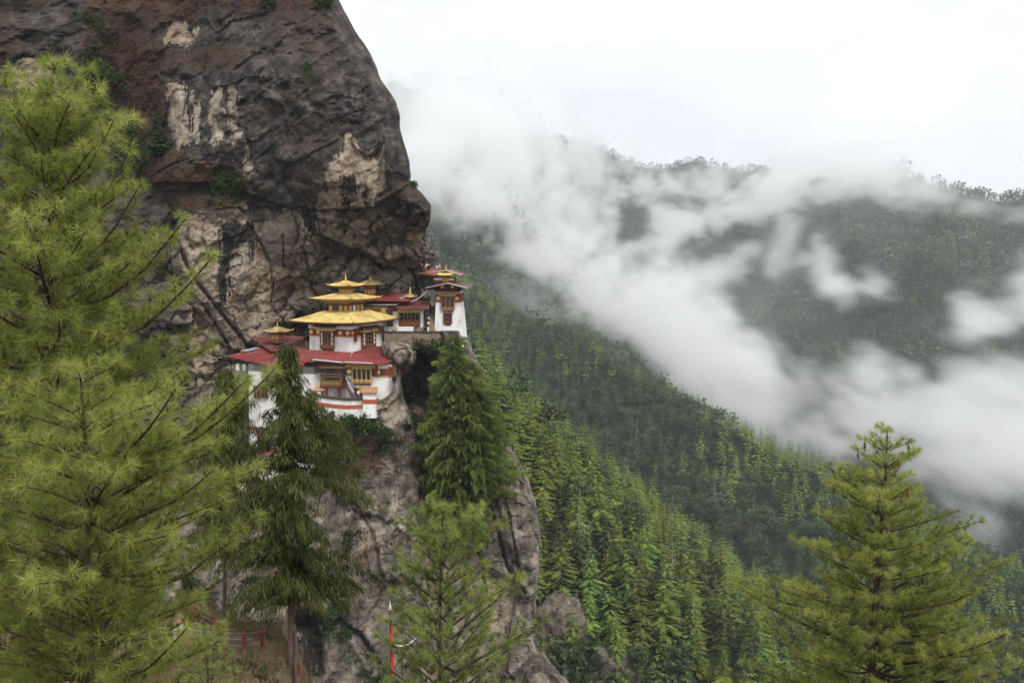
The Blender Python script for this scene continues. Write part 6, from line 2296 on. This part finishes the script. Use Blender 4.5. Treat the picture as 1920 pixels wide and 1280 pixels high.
def pine(label, Y, trunk_px, left, right, seed, whorl=.3, per=5, ln=.17, nn=34, wd=.0032, mat=None, r0=.12, sub=.15, py_end=1340, up=.55, bare=(), cones=0, gap=.0, tip_up=.5, depth=1., extras=()):
    """five-needled pine: trunk, whorled boughs with side shoots, brushes of long needles"""
    r = np.random.default_rng(seed)
    ty = [p[1] for p in trunk_px]; tx = [p[0] for p in trunk_px]
    ppx = Y / F
    ys = np.arange(ty[0], ty[-1] + 1, 12.)
    TPt = at(np.interp(ys, ty, tx), ys, Y)
    hh = (ys - ty[0]) * ppx
    base = TPt[-1].copy()
    gz_ = float(ground_z(base[0], base[1]))
    root = thing('pine_tree', label, 'tree', (base[0], base[1], min(gz_, base[2])))
    off = np.array(root.location)
    TP2 = np.vstack([TPt, [[base[0], base[1], min(gz_ - .4, base[2] - .5)]]])
    rad = .012 + r0 * (np.r_[hh, hh[-1] + 2] / (hh[-1] + 2)) ** .9
    v, f = tube(TP2, rad, 9)
    link('trunk', np_mesh('trunk', v - off, f, mats=[M_TWIG], smooth=True), root)
    C_, D_, T_ = [], [], []
    y = ty[0] + .10 / ppx
    ph = 0
    C_.append(TPt[0]); D_.append(np.array([0, 0, 1.])); T_.append(.7)
    ncone = 0
    done = []
    while y < py_end:
        p0 = at(float(np.interp(y, ty, tx)), y, Y)
        h = (y - ty[0]) * ppx
        LR = float(np.interp(y, [q[0] for q in right], [q[1] for q in right])) * ppx
        LL = float(np.interp(y, [q[0] for q in left], [q[1] for q in left])) * ppx
        k = per if h > .5 else 4
        ph += 2.4
        todo = [q[1:] for q in extras if q not in done and q[0] <= y]
        done += [q for q in extras if q not in done and q[0] <= y]
        for j in list(range(-len(todo), 0)) + list(range(k)):
            if j >= 0 and r.random() < gap: continue
            a = ph + 2 * PI * (j + r.normal(0, .15)) / k
            ca = math.cos(a)
            side = (LR if ca > 0 else LL)
            Lb = (abs(ca) * side + (1 - abs(ca)) * (LR + LL) / 2 * depth) * (r.uniform(.4, .95) if r.random() < .65 else r.uniform(.95, 1.18))
            if Lb < .1: continue
            s_ = np.linspace(0, 1, 8)
            if j < 0:
                ex, ey, eY = todo[-1 - j]
                e_ = at(ex, ey, eY)
                Lb = float(np.linalg.norm(e_ - p0))
                B = p0 + (e_ - p0) * s_[:, None] + np.array([0, 0, -.16 * Lb]) * np.sin(s_ * PI)[:, None] + np.cumsum(r.normal(0, .012, (8, 3)), 0)
                st = np.gradient(B, axis=0)
            else:
                e0 = up * (1 - min(1, h / 5)) + r.normal(.12, .1)
                el = e0 + (tip_up - e0) * s_ ** 2 + r.normal(0, .05)
                bend = np.cumsum(r.normal(0, .05, 8))
                st = np.stack([np.cos(el) * np.cos(a + bend), np.cos(el) * np.sin(a + bend), np.sin(el)], 1) * Lb / 7
                B = p0 + np.vstack([[0, 0, 0], np.cumsum(st[1:], 0)]) - np.array([0, 0, .3 * Lb * e0])
                B[0] = p0
            rb = (.006 + .011 * Lb) * (1 - .8 * s_) + .0025
            tubes = [tube(B, rb, 5)]
            base_t = np.clip(.42 + r.normal(0, .17) + .1 * (1 - min(1, h / 4)), 0, 1)
            C_.append(B[-1]); D_.append(st[-1] / np.linalg.norm(st[-1])); T_.append(base_t + .2)
            pos_ = .22 * Lb if Lb > .6 else .05
            sg = 1
            while pos_ < Lb * .98:
                f_ = pos_ / Lb
                q = np.array([np.interp(f_, s_, B[:, c]) for c in range(3)])
                td = st[min(7, int(f_ * 7) + 1)]; td = td / np.linalg.norm(td)
                sd_ = np.cross(td, [0, 0, 1]); sd_ /= np.linalg.norm(sd_) + 1e-9
                ls = (.42 * Lb * (1 - f_) + .16) * r.uniform(.6, 1.1)
                dv = td * r.uniform(.5, .9) + sd_ * sg * r.uniform(.6, 1) + np.array([0, 0, r.uniform(-.05, .45)])
                dv /= np.linalg.norm(dv)
                mid = q + dv * ls * .55
                dv2 = dv + np.array([0, 0, .45]); dv2 /= np.linalg.norm(dv2)
                e = mid + dv2 * ls * .45
                tubes.append(tube(np.array([q, mid, e]), [rb[0] * .35 * (1 - f_) + .003, .003, .002], 3))
                C_.append(e); D_.append(dv2); T_.append(base_t + r.normal(.1, .1))
                z = ls - .16
                while z > ls * .35 and z > .06:
                    g_ = z / ls
                    cpt = q + dv * z if g_ < .55 else mid + dv2 * (z - .55 * ls)
                    if r.random() < .85:
                        dd = dv + r.normal(0, .45, 3) + np.array([0, 0, .2])
                        C_.append(cpt); D_.append(dd / np.linalg.norm(dd)); T_.append(base_t + r.normal(-.08, .12))
                    z -= .15
                pos_ += sub * r.uniform(.7, 1.4)
                sg = -sg
            v, f = join_vf(tubes)
            bo = link('branch', np_mesh('branch', v - off, f, mats=[M_TWIG], smooth=True), root)
            if cones and ncone < cones and Lb > .4 and r.random() < .3:
                zz = np.linspace(0, 1, 9)
                cpt = B[-2] + np.array([0, -.04, -.03])
                vc, fc = tube(cpt + zz[:, None] * np.array([.02, 0, -.2]), .03 * np.sin(PI * (zz * .86 + .1)) * (1 + .25 * (np.arange(9) % 2)), 7)
                link('pine_cone', np_mesh('pine_cone', vc - off, fc, mats=[M_BUD]), root)
                ncone += 1
        y += whorl / ppx * r.uniform(.8, 1.25)
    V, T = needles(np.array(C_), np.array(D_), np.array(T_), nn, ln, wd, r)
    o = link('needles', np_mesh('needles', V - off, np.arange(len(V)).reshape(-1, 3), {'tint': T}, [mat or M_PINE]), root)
    o['kind'] = 'stuff'
    print('PINE', len(C_), 'tufts', len(V) // 3, 'tris')
    return root


pine('large yellow green pine filling the left side in front of the cliff', 16, [(100, 118), (92, 300), (96, 720), (110, 1340)],
     [(118, 5), (140, 30), (170, 75), (260, 110), (400, 150), (600, 260), (900, 320), (1340, 340)],
     [(118, 5), (140, 45), (170, 85), (225, 130), (290, 165), (370, 175), (430, 195), (480, 215), (530, 232), (600, 240), (700, 290), (790, 320), (860, 320), (940, 340), (1000, 345), (1070, 300), (1200, 295), (1340, 300)],
     31, whorl=.25, per=7, ln=.21, nn=58, wd=.0036, r0=.085, sub=.135, up=.75,
     extras=[(250, 20, 145, 15.6), (280, 150, 138, 15.8), (330, 215, 215, 15.6), (400, 245, 285, 15.5), (570, 345, 418, 15.5), (640, 405, 472, 15.4), (470, 262, 345, 15.2)])
pine('nearer pine with bright drooping tufts over the lower left corner', 13, [(150, 690), (165, 900), (170, 1340)],
     [(690, 5), (720, 120), (800, 200), (900, 230), (1340, 260)],
     [(690, 5), (720, 150), (790, 200), (860, 230), (940, 280), (1000, 270), (1070, 200), (1140, 150), (1200, 200), (1340, 180)],
     34, whorl=.27, per=6, ln=.2, nn=62, wd=.003, r0=.06, sub=.13, up=.5, tip_up=.25,
     extras=[(800, 515, 692, 12.8), (820, 470, 705, 12.4), (830, 335, 735, 12), (1020, 492, 968, 12.6), (1060, 440, 1010, 12.2), (900, 400, 880, 12.2), (1210, 345, 1178, 12.0)])
pine('small slender pine rising before the cliff at the bottom centre', 22, [(832, 948), (826, 1050), (824, 1340)],
     [(948, 4), (965, 60), (1000, 100), (1040, 105), (1100, 95), (1180, 120), (1260, 140), (1340, 150)],
     [(948, 4), (965, 50), (1000, 105), (1050, 140), (1090, 115), (1150, 150), (1200, 215), (1240, 225), (1340, 200)],
     32, whorl=.32, per=6, gap=.06, ln=.2, nn=60, mat=M_PINE2, r0=.045, sub=.17, py_end=1400, up=.8, wd=.0042)
pine('broad pine with bare upper limbs and cones before the misty valley at right', 28, [(1664, 802), (1660, 900), (1648, 1050), (1636, 1200), (1634, 1340)],
     [(802, 15), (830, 45), (880, 95), (935, 165), (1000, 125), (1060, 195), (1110, 235), (1200, 270), (1260, 300), (1340, 310)],
     [(802, 15), (830, 35), (880, 95), (920, 115), (960, 175), (1000, 165), (1060, 205), (1110, 235), (1150, 210), (1220, 290), (1340, 310)],
     33, whorl=.36, per=8, ln=.205, nn=54, r0=.12, sub=.16, py_end=1400, up=.6, wd=.005, cones=14, gap=.1)

# the long bough of the big pine that reaches across the red roofs, and young pines at its foot
pine('young green pine at the bottom left beside the railing', 30, [(385, 1175), (392, 1300), (395, 1360)], [(1175, 4), (1220, 60), (1290, 95), (1360, 110)], [(1175, 4), (1220, 45), (1290, 60), (1360, 60)],
     35, whorl=.3, per=5, ln=.16, nn=40, mat=M_PINE2, r0=.04, sub=.14, py_end=1380, up=.6, wd=.0042, gap=.2)

# weeping cypress
M_CYP = leafmat('weeping_cypress_sprays', [(.038, .05, .016), (.08, .095, .026), (.15, .165, .05)], .2, objvar=0, nscale=.6)
M_CYPBARK = plain('cypress_bark', (.12, .085, .068), .9, var=.35, scale=3.5, bmp=.6, spec=.1)
def cypress(label, seed, YC, tr, prof_l, prof_r, y_low, rt=.16, stem=False, dens=1.):
    """drooping cypress: slim trunk, sagging boughs hung with sprays"""
    r = np.random.default_rng(seed)
    ppx = YC / F
    ty, tx = [q[1] for q in tr], [q[0] for q in tr]
    yt = np.arange(ty[0], ty[-1], 14.)
    TPt = at(np.interp(yt, ty, tx), yt, YC)
    base = TPt[-1].copy(); base[2] = float(ground_z(base[0], base[1])) - .2
    root = thing('cypress_tree', label, 'tree', base)
    v, f = tube(np.vstack([TPt, [base]]), np.r_[.015 + rt * ((yt - ty[0]) / (ty[-1] - ty[0])) ** .9, rt + .03], 10)
    link('trunk', np_mesh('trunk', v - base, f, mats=[M_CYPBARK], smooth=True), root)
    if stem:
        v, f = tube(at(np.array([553, 556, 553, 556]), np.array([1180, 1210, 1245, 1275]), YC - .25), [.06, .075, .085, .1], 8)
        link('side_stem', np_mesh('side_stem', v - base, f, mats=[M_CYPBARK], smooth=True), root)
    SV, ST = [], []
    y = ty[0] + 10.
    while y < y_low:
        p0 = at(float(np.interp(y, ty, tx)), y, YC)
        for j in range(3):
            a = r.random() * 2 * PI
            ca = math.cos(a)
            Lp = float(np.interp(y, *zip(*(prof_r if ca > 0 else prof_l)))) * ppx
            Lb = Lp * (.45 + .55 * abs(ca)) * (r.uniform(.45, .9) if r.random() < .6 else r.uniform(.9, 1.25))
            if y > 760 and r.random() < .12: Lb *= .5
            s_ = np.linspace(0, 1, 7)
            B = p0 + np.stack([ca * Lb * s_, math.sin(a) * Lb * s_, Lb * (.12 * np.sin(s_ * 2.2) - .30 * s_ ** 2)], 1) + np.cumsum(r.normal(0, .02, (7, 3)), 0) * (s_[:, None] > 0)
            if r.random() < .6:
                v, f = tube(B, .006 + .02 * Lb * (1 - s_) * .5, 4)
                link('branch', np_mesh('branch', v - base, f, mats=[M_CYPBARK], smooth=True), root)
            tn = np.clip(r.normal(.4, .2), 0, 1)
            for q in range(int((6 + Lb * 13) * dens)):
                g_ = r.random() ** .8
                c = np.array([np.interp(g_, s_, B[:, k]) for k in range(3)]) + r.normal(0, .12, 3) * [1, 1, .6]
                for z in range(7):
                    ll = r.uniform(.18, .5)
                    c2 = c + r.normal(0, .10, 3)
                    d = np.array([r.normal(0, .33), r.normal(0, .33), -1]) + np.array([ca, math.sin(a), 0]) * .35
                    d /= np.linalg.norm(d)
                    s2 = np.cross(d, r.normal(0, 1, 3)); s2 /= np.linalg.norm(s2)
                    w2 = r.uniform(.012, .032)
                    m_ = c2 + d * ll * .45
                    SV += [c2, m_ - s2 * w2, m_ + s2 * w2, m_ + s2 * w2, m_ - s2 * w2, c2 + d * ll]
                    t0 = float(np.clip(tn + r.normal(0, .15), 0, 1))
                    ST += [t0 + .1, t0, t0, t0, t0, max(0, t0 - .1)]
        y += 6.5
    SV = np.array(SV)
    o = link('hanging_sprays', np_mesh('hanging_sprays', SV - base, np.arange(len(SV)).reshape(-1, 3), {'tint': np.clip(ST, 0, 1)}, [M_CYP]), root)
    o['kind'] = 'stuff'
    print('CYPRESS', len(SV) // 3)


cypress('tall dark weeping cypress with bare lower trunk beside the path railing', 77, 49., [(538, 640), (543, 900), (547, 1272)],
        [(640, 3), (670, 22), (700, 40), (740, 66), (780, 108), (830, 135), (900, 150), (960, 150), (1020, 165), (1060, 160), (1110, 130), (1150, 60)],
        [(640, 3), (670, 20), (700, 36), (740, 62), (780, 104), (830, 130), (900, 138), (960, 145), (1020, 155), (1070, 165), (1110, 130), (1150, 70)], 1128, .16, True)
cypress('smaller dusky cypress half hidden between the big pine and the tall cypress', 78, 53., [(428, 690), (425, 900), (420, 1180)],
        [(690, 3), (730, 30), (780, 60), (850, 85), (920, 95), (1000, 90), (1060, 60)],
        [(690, 3), (730, 25), (780, 48), (850, 62), (920, 70), (1000, 70), (1060, 50)], 1040, .1, False, .9)
